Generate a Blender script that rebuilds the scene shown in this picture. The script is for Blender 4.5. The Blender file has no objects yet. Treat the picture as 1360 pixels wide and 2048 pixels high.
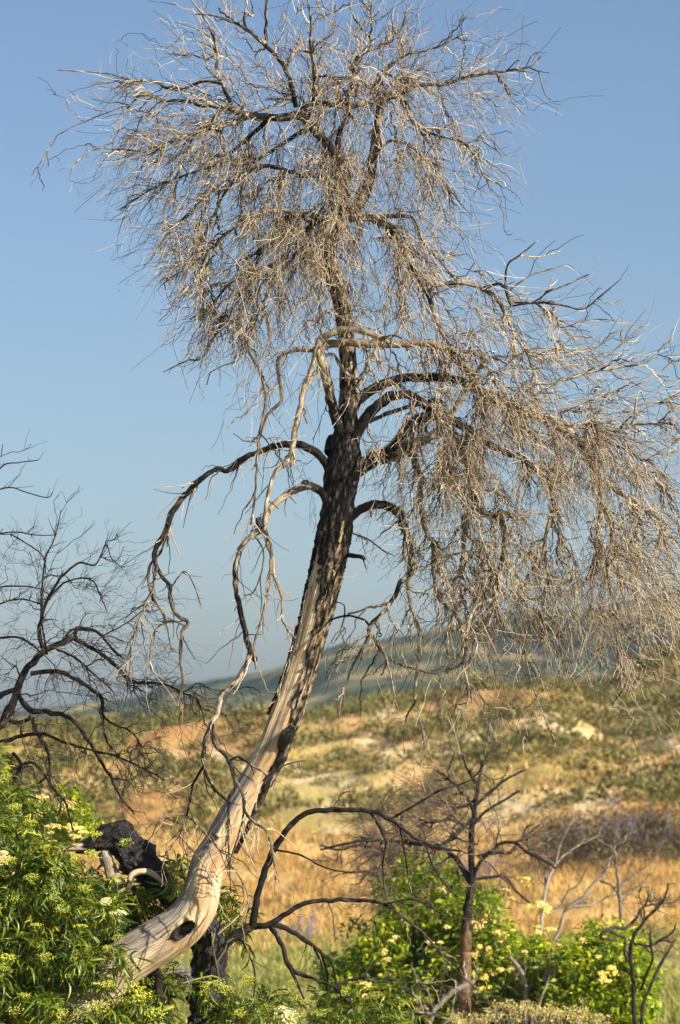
import bpy, math, random
import numpy as np
from mathutils import Vector, Matrix, noise as mnoise
rng = np.random.default_rng(11)
random.seed(5)
S = bpy.context.scene
COL = S.collection
# ------------------------------------------------------------------ camera, sky, sun, exposure
CAM_Z, FPX, HOR = 7.0, 6000.0, 1450.0
TILT = math.atan((HOR - 1024) / FPX)
cd = bpy.data.cameras.new('camera'); cam = bpy.data.objects.new('camera', cd); COL.objects.link(cam)
cam.location = (0, 0, CAM_Z); cam.rotation_euler = (math.pi/2 + TILT, 0, 0)
cd.sensor_fit = 'VERTICAL'; cd.sensor_height = 36; cd.lens = FPX/2048*36
cd.clip_start = 0.5; cd.clip_end = 12000
cd.dof.use_dof = True; cd.dof.focus_distance = 30.0; cd.dof.aperture_fstop = 2.3
S.camera = cam
SUN_DIR = Vector((0.72, -0.47, 0.52)).normalized()
SUN_EL = math.asin(SUN_DIR.z); SUN_AZ = math.atan2(SUN_DIR.x, SUN_DIR.y)
W = bpy.data.worlds.new('World'); S.world = W; W.use_nodes = True
nt = W.node_tree; nt.nodes.clear()
sky = nt.nodes.new('ShaderNodeTexSky'); sky.sky_type = 'NISHITA'; sky.sun_disc = False
sky.sun_elevation = SUN_EL; sky.sun_rotation = SUN_AZ
sky.altitude = 300; sky.air_density = 0.95; sky.dust_density = 2.0; sky.ozone_density = 3.5
bg = nt.nodes.new('ShaderNodeBackground'); bg.inputs[1].default_value = 0.068
wo = nt.nodes.new('ShaderNodeOutputWorld')
nt.links.new(sky.outputs[0], bg.inputs[0]); nt.links.new(bg.outputs[0], wo.inputs[0])
sl = bpy.data.lights.new('sun', 'SUN'); sl.energy = 5.0; sl.angle = math.radians(0.5); sl.color = (1.0, 0.89, 0.72)
so = bpy.data.objects.new('sun', sl); COL.objects.link(so); so.location = (20, -20, 40)
so.rotation_euler = SUN_DIR.to_track_quat('Z', 'Y').to_euler()
S.view_settings.view_transform = 'Standard'; S.view_settings.look = 'None'
S.view_settings.exposure = 0.95; S.view_settings.gamma = 1.0; S.view_settings.use_curve_mapping = False
S.render.resolution_x = 680; S.render.resolution_y = 1024

# ------------------------------------------------------------------ helpers
CT, ST = math.cos(TILT), math.sin(TILT)
def P(px, py, d):
    u = (px-680)/FPX; v = (1024-py)/FPX
    dx, dy, dz = u, CT - ST*v, ST + CT*v
    k = d/dy
    return np.array((dx*k, d, CAM_Z + dz*k))
def Pn(px, py, d):
    px = np.asarray(px, float); py = np.asarray(py, float); d = np.asarray(d, float)
    u = (px-680)/FPX; v = (1024-py)/FPX
    k = d/(CT - ST*v)
    return np.stack([u*k, d + 0*u, CAM_Z + (ST + CT*v)*k], -1)
def vnoise(x, y, seed=0):
    xi = np.floor(x).astype(np.int64); yi = np.floor(y).astype(np.int64)
    fx = x-xi; fy = y-yi
    fx = fx*fx*(3-2*fx); fy = fy*fy*(3-2*fy)
    def h(a, b):
        n = (a*374761393 + b*668265263 + seed*1442695041) & 0xffffffff
        n = ((n ^ (n >> 13))*1274126177) & 0xffffffff
        n = n ^ (n >> 16)
        return (n & 0xffff)/65535.0
    a = h(xi, yi); b = h(xi+1, yi); c = h(xi, yi+1); d = h(xi+1, yi+1)
    return (a*(1-fx)+b*fx)*(1-fy) + (c*(1-fx)+d*fx)*fy
def fbm(x, y, o=4, seed=0):
    s = 0; a = 1; t = 0
    for i in range(o):
        s = s + a*vnoise(x*2**i, y*2**i, seed+i*17); t += a; a *= .5
    return s/t
def sstep(a, b, x):
    t = np.clip((x-a)/(b-a), 0, 1); return t*t*(3-2*t)
def mesh_np(name, V, F, attrs=None, smooth=False):
    """F: (n,3) or (n,4) int array"""
    V = np.asarray(V, np.float32).reshape(-1, 3); F = np.asarray(F, np.int32)
    me = bpy.data.meshes.new(name)
    k = F.shape[1]
    me.vertices.add(len(V)); me.vertices.foreach_set('co', V.ravel())
    me.loops.add(F.size); me.loops.foreach_set('vertex_index', F.ravel())
    me.polygons.add(len(F)); me.polygons.foreach_set('loop_start', np.arange(0, F.size, k, dtype=np.int32))
    if smooth: me.polygons.foreach_set('use_smooth', np.ones(len(F), bool))
    if attrs:
        for an, av in attrs.items():
            av = np.asarray(av, np.float32)
            if av.ndim == 1:
                a = me.attributes.new(an, 'FLOAT', 'POINT'); a.data.foreach_set('value', av)
            else:
                a = me.attributes.new(an, 'FLOAT_VECTOR', 'POINT'); a.data.foreach_set('vector', av.ravel())
    me.update(calc_edges=True); me.validate()
    return me
def link(name, me, mat=None, parent=None, kind=None):
    o = bpy.data.objects.new(name, me); COL.objects.link(o)
    if mat and me is not None and not me.materials: me.materials.append(mat)
    if parent is not None:
        o.parent = parent
        o.matrix_parent_inverse = Matrix.Translation(-Vector(parent.location))
    if kind: o['kind'] = kind
    return o
def thing(name, label, cat, loc, group=None):
    o = bpy.data.objects.new(name, None); COL.objects.link(o); o.location = tuple(float(v) for v in loc)
    o.empty_display_size = 0.3
    o['label'] = label; o['category'] = cat
    if group: o['group'] = group
    return o
def norm(v): return v/np.maximum(np.linalg.norm(v, axis=-1, keepdims=True), 1e-9)

# batch tubes: paths (M,K,3), radii (M,K)
def tubes(paths, radii, sides, tone=None, char=None, bump=0.0):
    M, K, _ = paths.shape
    T = np.gradient(paths, axis=1); T = norm(T)
    ref = norm(rng.normal(size=(M, 3)) + 1e-3)
    mt = norm(T.mean(1)); ref = norm(ref - (ref*mt).sum(-1, keepdims=True)*mt)
    A = norm(ref[:, None, :] - (ref[:, None, :]*T).sum(-1, keepdims=True)*T)
    B = np.cross(T, A)
    ang = np.arange(sides)/sides*2*math.pi
    ca = np.cos(ang); sa = np.sin(ang)
    R = radii[:, :, None]*np.ones(sides)
    if bump > 0: R = R*(1 + bump*(rng.random(R.shape)-.5))
    V = paths[:, :, None, :] + R[..., None]*(ca[:, None]*A[:, :, None, :] + sa[:, None]*B[:, :, None, :])
    L = np.concatenate([np.zeros((M, 1)), np.cumsum(np.linalg.norm(np.diff(paths, axis=1), axis=-1), 1)], 1)
    rest = np.stack([R*ca, R*sa, L[:, :, None]*np.ones(sides)], -1) + rng.random((M, 1, 1, 3))*20
    base = (np.arange(M)*K*sides)[:, None, None]
    k = np.arange(K-1)[None, :, None]*sides; s = np.arange(sides)[None, None, :]; s2 = (s+1) % sides
    F = np.stack([base+k+s, base+k+s2, base+k+sides+s2, base+k+sides+s], -1).reshape(-1, 4)
    if tone is None: tone = rng.random(M)
    tn = np.broadcast_to(np.asarray(tone, float).reshape(M, 1, 1), (M, K, sides)).ravel()
    if char is None: char = np.zeros((M, K))
    ch = np.broadcast_to(np.asarray(char, float).reshape(M, -1, 1), (M, K, sides)) if np.asarray(char).ndim > 1 else np.broadcast_to(np.asarray(char, float).reshape(M, 1, 1), (M, K, sides))
    return V.reshape(-1, 3), F, dict(rest=rest.reshape(-1, 3), tone=tn, char=ch.ravel())
def merge(parts):
    Vs = []; Fs = []; At = {}; n = 0
    for V, F, A in parts:
        Vs.append(V); Fs.append(F+n); n += len(V)
        for k, v in A.items(): At.setdefault(k, []).append(v)
    return np.concatenate(Vs), np.concatenate(Fs), {k: np.concatenate(v) for k, v in At.items()}

def catmull(pts, step):
    pts = np.asarray(pts, float); n = len(pts)
    out = []
    for i in range(n-1):
        p0 = pts[max(i-1, 0)]; p1 = pts[i]; p2 = pts[i+1]; p3 = pts[min(i+2, n-1)]
        m = max(2, int(np.linalg.norm((p2-p1)[:2])/step))
        t = np.linspace(0, 1, m, endpoint=False)[:, None]
        out.append(.5*((2*p1)+(-p0+p2)*t+(2*p0-5*p1+4*p2-p3)*t*t+(-p0+3*p1-3*p2+p3)*t**3))
    out.append(pts[-1:]); return np.concatenate(out)

# ------------------------------------------------------------------ materials
def mat(name):
    m = bpy.data.materials.new(name); m.use_nodes = True
    n = m.node_tree.nodes; l = m.node_tree.links
    b = n['Principled BSDF']
    return m, n, l, b
def ramp(n, l, src, stops, interp='LINEAR'):
    r = n.new('ShaderNodeValToRGB'); r.color_ramp.interpolation = interp
    e = r.color_ramp.elements
    while len(e) < len(stops): e.new(.5)
    for i, (p, c) in enumerate(stops):
        e[i].position = p; e[i].color = (*c, 1) if len(c) == 3 else c
    l.new(src, r.inputs[0]); return r.outputs[0]
def attr(n, name, out='Fac'):
    a = n.new('ShaderNodeAttribute'); a.attribute_name = name; return a.outputs[out]
def tnoise(n, l, vec, scale, detail=5, rough=.55, map_scale=None, dist=0.0):
    if map_scale:
        mp = n.new('ShaderNodeMapping'); mp.inputs['Scale'].default_value = map_scale
        l.new(vec, mp.inputs[0]); vec = mp.outputs[0]
    t = n.new('ShaderNodeTexNoise'); t.inputs['Scale'].default_value = scale
    t.inputs['Detail'].default_value = detail; t.inputs['Roughness'].default_value = rough
    t.inputs['Distortion'].default_value = dist
    l.new(vec, t.inputs['Vector']); return t.outputs['Fac']
def mixc(n, l, fac, a, b, mode='MIX'):
    x = n.new('ShaderNodeMix'); x.data_type = 'RGBA'; x.blend_type = mode
    for sock, v in ((x.inputs[0], fac), (x.inputs[6], a), (x.inputs[7], b)):
        if hasattr(v, 'is_linked') or hasattr(v, 'links'): l.new(v, sock)
        elif isinstance(v, (int, float)): sock.default_value = v
        else: sock.default_value = (*v, 1)
    return x.outputs[2]
def mth(n, l, op, a, b=0.0, c=None):
    x = n.new('ShaderNodeMath'); x.operation = op
    for i, v in enumerate((a, b) if c is None else (a, b, c)):
        if hasattr(v, 'links'): l.new(v, x.inputs[i])
        else: x.inputs[i].default_value = v
    return x.outputs[0]
def bump(n, l, b, h, strength=.6, dist=.01):
    x = n.new('ShaderNodeBump'); x.inputs['Strength'].default_value = strength; x.inputs['Distance'].default_value = dist
    l.new(h, x.inputs['Height']); l.new(x.outputs[0], b.inputs['Normal'])

def bark_mat(name, pale_a, pale_b, pale_c, rough=.8):
    """weathered grey-tan wood with charring driven by the 'char' attribute"""
    m, n, l, b = mat(name)
    rest = attr(n, 'rest', 'Vector'); tone = attr(n, 'tone'); ch = attr(n, 'char')
    tcol = ramp(n, l, tone, [(0, pale_c), (.35, pale_b), (.65, pale_a), (1, tuple(min(1, v*1.15) for v in pale_a))])
    f = tnoise(n, l, rest, 60, 5, .65, (1, 1, .22))
    f2 = tnoise(n, l, rest, 9, 4, .6, (1, 1, .5))
    g = ramp(n, l, f, [(.3, (.32, .29, .27)), (.5, (.8, .8, .8)), (.72, (1.12, 1.1, 1.05))])
    pale = mixc(n, l, 1.0, tcol, g, 'MULTIPLY')
    # char mask: attribute pushed through noise
    k = mth(n, l, 'ADD', ch, mth(n, l, 'MULTIPLY', mth(n, l, 'SUBTRACT', f2, .5), 1.3))
    k2 = mth(n, l, 'ADD', k, mth(n, l, 'MULTIPLY', mth(n, l, 'SUBTRACT', f, .5), -.9))
    mask = ramp(n, l, k2, [(.42, (0, 0, 0)), (.6, (1, 1, 1))])
    col = mixc(n, l, mask, pale, (.012, .010, .009))
    l.new(col, b.inputs['Base Color']); b.inputs['Roughness'].default_value = rough
    b.inputs['Specular IOR Level'].default_value = .25
    bump(n, l, b, f, .8, .012)
    return m
M_bark = bark_mat('weathered_bark', (.42, .355, .27), (.25, .20, .145), (.13, .10, .075))
M_burnt = bark_mat('burnt_bark', (.08, .06, .045), (.035, .027, .022), (.02, .016, .014))
M_greystem = bark_mat('grey_stem', (.42, .36, .32), (.3, .25, .22), (.16, .12, .1))
M_brownstem = bark_mat('brown_stem', (.42, .26, .14), (.30, .18, .09), (.14, .08, .05))

def twig_mat(name, stops):
    m, n, l, b = mat(name)
    tone = attr(n, 'tone'); rest = attr(n, 'rest', 'Vector')
    c = ramp(n, l, tone, stops)
    f = tnoise(n, l, rest, 40, 3, .6, (1, 1, .3))
    g = ramp(n, l, f, [(.3, (.6, .57, .55)), (.6, (1.05, 1.05, 1.05))])
    l.new(mixc(n, l, 1.0, c, g, 'MULTIPLY'), b.inputs['Base Color'])
    b.inputs['Roughness'].default_value = .6; b.inputs['Specular IOR Level'].default_value = .35
    return m
M_twig = twig_mat('dry_twigs', [(0, (.010, .008, .007)), (.24, (.03, .020, .016)), (.38, (.16, .105, .07)), (.52, (.42, .32, .195)), (.78, (.56, .475, .335)), (1, (.72, .65, .52))])  # low tones hold shade among the twigs as colour, plus some burnt twigs
M_twigdark = twig_mat('burnt_twigs', [(0, (.025, .018, .018)), (.5, (.05, .035, .032)), (.85, (.10, .07, .055)), (1, (.30, .23, .17))])
M_twigmid = twig_mat('thin_brown_twigs', [(0, (.05, .035, .03)), (.5, (.12, .085, .06)), (1, (.33, .26, .18))])

def trunk_bark_mat():
    m, n, l, b = mat('charred_trunk_bark')
    rest = attr(n, 'rest', 'Vector'); ch = attr(n, 'char')
    f = tnoise(n, l, rest, 26, 6, .65, (1, 1, .3), .4)
    vo = n.new('ShaderNodeTexVoronoi'); vo.inputs['Scale'].default_value = 34
    mp = n.new('ShaderNodeMapping'); mp.inputs['Scale'].default_value = (1, 1, .28); l.new(rest, mp.inputs[0]); l.new(mp.outputs[0], vo.inputs['Vector'])
    big = tnoise(n, l, rest, 5, 4, .6, (1, 1, .6))
    plates = ramp(n, l, vo.outputs['Distance'], [(.0, (1, 1, 1)), (.5, (.6, .6, .6)), (.9, (0, 0, 0))])
    h = mth(n, l, 'MULTIPLY', mth(n, l, 'ADD', f, plates), .5)
    unburnt = ramp(n, l, h, [(.40, (.014, .011, .009)), (.50, (.10, .075, .05)), (.60, (.30, .235, .16)), (.8, (.46, .38, .27))])  # bark colour where char is low, near black in the furrows
    black = ramp(n, l, h, [(.42, (.004, .0035, .003)), (.58, (.013, .011, .01)), (.70, (.09, .07, .052)), (.82, (.26, .21, .15))])
    k = mth(n, l, 'ADD', ch, mth(n, l, 'MULTIPLY', mth(n, l, 'SUBTRACT', big, .5), 1.3))
    mask = ramp(n, l, k, [(.35, (0, 0, 0)), (.65, (1, 1, 1))])
    l.new(mixc(n, l, mask, unburnt, black), b.inputs['Base Color'])
    b.inputs['Roughness'].default_value = .75; b.inputs['Specular IOR Level'].default_value = .3
    bump(n, l, b, h, 1.0, .05)
    return m
M_trunkbark = trunk_bark_mat()
def heart_mat():
    m, n, l, b = mat('bare_heartwood')
    rest = attr(n, 'rest', 'Vector'); tone = attr(n, 'tone')
    gr = tnoise(n, l, rest, 70, 5, .6, (1, 1, .035), .3)
    gr2 = tnoise(n, l, rest, 16, 5, .6, (1, 1, .07), .6)
    pat = tnoise(n, l, rest, 4.2, 4, .55, (1, 1, .4))
    fine = tnoise(n, l, rest, 150, 4, .6, (1, 1, .03))
    pale = ramp(n, l, gr, [(.30, (.36, .25, .14)), (.46, (.62, .48, .31)), (.6, (.76, .65, .47)), (.75, (.84, .76, .59))])
    orange = ramp(n, l, gr2, [(.35, (.36, .19, .08)), (.6, (.60, .42, .23))])
    grey = ramp(n, l, gr, [(.32, (.10, .085, .075)), (.48, (.30, .26, .22)), (.65, (.46, .42, .37))])
    c = mixc(n, l, ramp(n, l, pat, [(.44, (0, 0, 0)), (.58, (.9, .9, .9))]), pale, orange)
    c = mixc(n, l, ramp(n, l, mth(n, l, 'ADD', tone, mth(n, l, 'MULTIPLY', mth(n, l, 'SUBTRACT', pat, .5), 1.5)), [(.38, (0, 0, 0)), (.62, (.95, .95, .95))]), c, grey)
    c = mixc(n, l, .6, c, ramp(n, l, fine, [(.3, (.5, .45, .4)), (.5, (1, 1, 1))]), 'MULTIPLY')
    crack = ramp(n, l, gr2, [(.335, (.03, .02, .015)), (.365, (1, 1, 1))])
    c = mixc(n, l, .9, c, crack, 'MULTIPLY')
    burn = ramp(n, l, mth(n, l, 'ADD', attr(n, 'char'), mth(n, l, 'ADD', mth(n, l, 'MULTIPLY', mth(n, l, 'SUBTRACT', gr2, .5), 1.4), mth(n, l, 'MULTIPLY', mth(n, l, 'SUBTRACT', tnoise(n, l, rest, 7, 5, .6, (1, 1, .35)), .40), 1.5))), [(.42, (0, 0, 0)), (.62, (1, 1, 1))])
    c = mixc(n, l, burn, c, (.014, .010, .008))
    l.new(c, b.inputs['Base Color']); b.inputs['Roughness'].default_value = .5
    b.inputs['Specular IOR Level'].default_value = .35
    bump(n, l, b, mth(n, l, 'ADD', gr, mth(n, l, 'MULTIPLY', gr2, 1.8)), .9, .02)
    return m
M_heart = heart_mat()
def char_mat():
    m, n, l, b = mat('black_charcoal')
    rest = attr(n, 'rest', 'Vector')
    f = tnoise(n, l, rest, 42, 6, .68, (1, 1, .14), .8)
    vo = n.new('ShaderNodeTexVoronoi'); vo.inputs['Scale'].default_value = 26; vo.feature = 'DISTANCE_TO_EDGE'
    mp = n.new('ShaderNodeMapping'); mp.inputs['Scale'].default_value = (1, 1, .28); l.new(rest, mp.inputs[0]); l.new(mp.outputs[0], vo.inputs['Vector'])
    c = ramp(n, l, f, [(.35, (.003, .003, .003)), (.60, (.012, .010, .009)), (.68, (.06, .048, .04)), (.8, (.26, .21, .16))])
    l.new(c, b.inputs['Base Color']); b.inputs['Roughness'].default_value = .42
    h = mth(n, l, 'ADD', f, ramp(n, l, vo.outputs['Distance'], [(0, (0, 0, 0)), (.08, (.22, .22, .22))]))
    bump(n, l, b, h, 1.0, .03)
    return m
M_char = char_mat()

def leaf_mat(name, stops, transl=.3, rough=.38):
    m, n, l, b = mat(name)
    tone = attr(n, 'tone')
    c = ramp(n, l, tone, stops)
    g = n.new('ShaderNodeNewGeometry')
    nz = tnoise(n, l, g.outputs['Position'], 2.3, 3)
    c = mixc(n, l, 1.0, c, ramp(n, l, nz, [(.3, (.75, .85, .8)), (.7, (1.25, 1.15, 1.0))]), 'MULTIPLY')
    l.new(c, b.inputs['Base Color']); b.inputs['Roughness'].default_value = rough
    b.inputs['Specular IOR Level'].default_value = .5
    t = n.new('ShaderNodeBsdfTranslucent'); l.new(mixc(n, l, 1.0, c, (1.5, 1.6, .5), 'MULTIPLY'), t.inputs[0])
    mx = n.new('ShaderNodeMixShader'); mx.inputs[0].default_value = transl
    l.new(b.outputs[0], mx.inputs[1]); l.new(t.outputs[0], mx.inputs[2])
    l.new(mx.outputs[0], n['Material Output'].inputs[0])
    return m
M_elder = leaf_mat('elder_leaf', [(0, (.035, .075, .012)), (.4, (.11, .165, .02)), (.72, (.29, .33, .035)), (1, (.54, .51, .07))])
M_elder2 = leaf_mat('far_elder_leaf', [(0, (.05, .10, .012)), (.40, (.20, .29, .02)), (.75, (.44, .48, .035)), (1, (.66, .62, .07))], .4, .5)
M_bud = leaf_mat('green_flower_bud', [(0, (.30, .36, .04)), (.6, (.50, .52, .06)), (1, (.62, .60, .10))], .15, .6)
M_cream = leaf_mat('cream_blossom', [(0, (.70, .62, .32)), (1, (.85, .80, .55))], .2, .7)
M_yellow = leaf_mat('yellow_blossom', [(0, (.75, .60, .08)), (1, (.85, .78, .30))], .2, .7)
M_lupine = leaf_mat('lupine_flower', [(0, (.19, .14, .30)), (.6, (.33, .27, .42)), (1, (.55, .50, .60))], .2, .7)
M_sage = leaf_mat('hill_shrub_leaf', [(0, (.05, .055, .015)), (.5, (.135, .13, .032)), (.85, (.27, .235, .06)), (1, (.42, .34, .12))], .15, .7)
M_brush = leaf_mat('dry_brush', [(0, (.03, .022, .014)), (.5, (.075, .052, .03)), (.85, (.12, .11, .04)), (1, (.18, .20, .05))], .1, .8)
M_gold = leaf_mat('golden_grass', [(0, (.26, .16, .055)), (.5, (.50, .32, .12)), (1, (.72, .54, .27))], .25, .7)
M_green = leaf_mat('green_weeds', [(0, (.11, .14, .03)), (.5, (.24, .25, .07)), (.85, (.38, .36, .12)), (1, (.5, .44, .18))], .25, .7)
M_buck = leaf_mat('pale_seed_heads', [(0, (.34, .28, .08)), (.6, (.62, .52, .20)), (1, (.78, .70, .36))], .2, .8)

# ------------------------------------------------------------------ terrain
ridge_px = [-900, 0, 200, 380, 500, 620, 700, 830, 950, 1050, 1130, 1200, 1280, 1360, 1500, 2400]
ridge_py = [1445, 1470, 1456, 1440, 1444, 1440, 1416, 1408, 1400, 1378, 1388, 1388, 1346, 1308, 1255, 1190]
RD = 198.0
rx = (np.array(ridge_px)-680)/FPX*RD; rz = CAM_Z + (HOR-np.array(ridge_py))/FPX*RD
r1x = (np.array([-900, 0, 150, 300, 450, 600, 720, 830, 950, 1050, 1110, 1170, 1240, 1320, 1420, 2400])-680)/FPX*165
r1z = CAM_Z + (HOR-np.array([1500, 1500, 1478, 1490, 1470, 1478, 1452, 1436, 1410, 1384, 1392, 1428, 1478, 1530, 1580, 1620]))/FPX*165
def ground(x, y):
    x = np.asarray(x, float); y = np.asarray(y, float)
    z = 2.6*(1-sstep(33, 64, y))
    bank = 2.0 + 1.0*sstep(3, 14, x) - .5*sstep(0, -14, x)
    z = z + bank*sstep(96, 128, y)
    R = np.interp(x, rx, rz)
    t = np.clip((y-120)/(RD-120), 0, 1)
    r2 = z + (R-bank)*(t**.9)
    Y1 = 165.+6*np.sin(x/9)
    r1 = z + (np.interp(x, r1x, r1z)-bank)*np.clip((y-120)/(Y1-120), 0, 1)**.95 - np.clip(y-Y1, 0, 400)*.22
    z = np.maximum(r1, r2)
    back = sstep(RD+4, RD+160, y)
    z = z*(1-back)
    m = sstep(112, 142, y)*(1-sstep(280, 380, y))
    top = 1-.75*np.exp(-((y-RD)/16)**2)
    n1 = fbm(x/13+.35*np.sin(y/17), y/19+3.1, 3, 5)-.5
    n2 = np.abs(fbm(x/7+5, y/10, 3, 9)-.5)
    n3 = fbm(x/10+9, y/9+1, 3, 55)-.5
    z = z + m*top*(2.2*n1 - 2.0*n2 + 2.4*n3 + .5) + m*top*1.3*(fbm(x/4.2+2, y/5.5, 2, 66)-.5)
    z = z + (fbm(x/2.2, y/2.2, 3, 21)-.5)*(.12+.45*m*top)
    return z
def strip_grid(xs_f, ys, name):
    nx = xs_f.shape[0]; ny = len(ys)
    Y = np.repeat(ys, nx).reshape(ny, nx)
    hw = 14 + Y*.22
    X = xs_f[None, :]*hw
    return X, Y
ys = np.concatenate([np.linspace(-30, 30, 25), np.linspace(31, 96, 66), np.linspace(96.4, 250, 420), np.geomspace(252, 9000, 60)])
xf = np.sinh(np.linspace(-3.2, 3.2, 361))/np.sinh(3.2)*1.0
xf = np.sign(xf)*np.abs(xf)**1.0
# even in the middle, widening outward to the horizon
c = np.linspace(-1, 1, 361); xw = np.where(np.abs(c) < .8, c/.8, np.sign(c)*(1+((np.abs(c)-.8)/.2)**2*8))
X, Y = strip_grid(xw, ys, 'ground'); Z = ground(X, Y)
far = sstep(400, 600, Y); Z = Z*(1-far) - 2*far
ny, nx = X.shape
idx = np.arange(nx*ny).reshape(ny, nx)
F = np.stack([idx[:-1, :-1], idx[:-1, 1:], idx[1:, 1:], idx[1:, :-1]], -1).reshape(-1, 4)
zone_green = (1-sstep(92, 104, Y+5*fbm(X/6, Y/6, 2, 3)))
zone_gold = sstep(92, 104, Y+5*fbm(X/6, Y/6, 2, 3))*(1-sstep(118, 130, Y+10*(fbm(X/5, Y/8, 2, 8)-.5)))
me = mesh_np('ground', np.stack([X, Y, Z], -1), F, dict(green=zone_green.ravel(), gold=zone_gold.ravel()), True)
m, n, l, b = mat('hill_soil')
geo = n.new('ShaderNodeNewGeometry'); mp_ = n.new('ShaderNodeMapping'); mp_.inputs['Scale'].default_value = (1, .42, 1); l.new(geo.outputs['Position'], mp_.inputs[0]); pos = mp_.outputs[0]
A = tnoise(n, l, pos, .2, 5, .6); B_ = tnoise(n, l, pos, .9, 5, .65); C_ = tnoise(n, l, pos, .09, 3, .5)
soil = ramp(n, l, A, [(.38, (.31, .17, .065)), (.48, (.44, .28, .12)), (.55, (.58, .41, .20)), (.60, (.68, .54, .32))])
veg = ramp(n, l, B_, [(.35, (.16, .15, .035)), (.6, (.36, .29, .085))])
vm = ramp(n, l, mth(n, l, 'ADD', mth(n, l, 'MULTIPLY', B_, .5), mth(n, l, 'MULTIPLY', C_, .5)), [(.49, (0, 0, 0)), (.58, (.8, .8, .8))])
c1 = mixc(n, l, vm, soil, veg)
c1 = mixc(n, l, attr(n, 'gold'), c1, ramp(n, l, B_, [(.3, (.36, .21, .07)), (.7, (.60, .40, .15))]))
c1 = mixc(n, l, attr(n, 'green'), c1, ramp(n, l, B_, [(.3, (.16, .16, .04)), (.55, (.30, .27, .09)), (.7, (.42, .30, .13))]))
l.new(c1, b.inputs['Base Color']); b.inputs['Roughness'].default_value = .95; b.inputs['Specular IOR Level'].default_value = .1
bump(n, l, b, B_, .9, .35)
link('ground', me, m, kind='structure')

# far mountains
mx = np.linspace(-700, 700, 420); my = np.linspace(520, 2200, 200)
MX, MY = np.meshgrid(mx, my)
ppx = [-4000, -900, 0, 130, 240, 300, 370, 450, 550, 640, 690, 730, 850, 1000, 1180, 1360, 1700, 2600, 5000]
ppy = [1250, 1400, 1426, 1414, 1398, 1388, 1368, 1358, 1338, 1308, 1290, 1294, 1262, 1230, 1216, 1182, 1146, 1106, 1200]
mz = np.interp((MX/1200*FPX)+680, ppx, CAM_Z+(HOR-np.array(ppy))/FPX*1200)
up = sstep(520, 1200, MY)**1.0*(1-sstep(1260, 2100, MY))
spur = np.abs(fbm(MX/70+MY/260, MY/330, 4, 31)-.5)*2
MZ = -3 + (mz+3)*up*(1-(1-np.exp(-((MY-1200)/90)**2))*.55*spur*1.3) + (fbm(MX/14, MY/25, 3, 4)-.5)*3*up
ny, nx = MX.shape; idx = np.arange(nx*ny).reshape(ny, nx)
F = np.stack([idx[:-1, :-1], idx[:-1, 1:], idx[1:, 1:], idx[1:, :-1]], -1).reshape(-1, 4)
me = mesh_np('mountains', np.stack([MX, MY, MZ], -1), F, None, True)
m, n, l, b = mat('far_chaparral')
geo = n.new('ShaderNodeNewGeometry'); pos = geo.outputs['Position']
A = tnoise(n, l, pos, .026, 5, .55); B_ = tnoise(n, l, pos, .12, 4, .6)
c1 = ramp(n, l, A, [(.42, (.035, .055, .035)), (.50, (.075, .095, .05)), (.57, (.19, .17, .085)), (.66, (.36, .27, .14))])
c1 = mixc(n, l, 1.0, c1, ramp(n, l, B_, [(.35, (.6, .65, .6)), (.65, (1.15, 1.1, 1))]), 'MULTIPLY')
l.new(c1, b.inputs['Base Color']); b.inputs['Roughness'].default_value = 1; b.inputs['Specular IOR Level'].default_value = 0
link('mountains', me, m, kind='structure')

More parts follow.
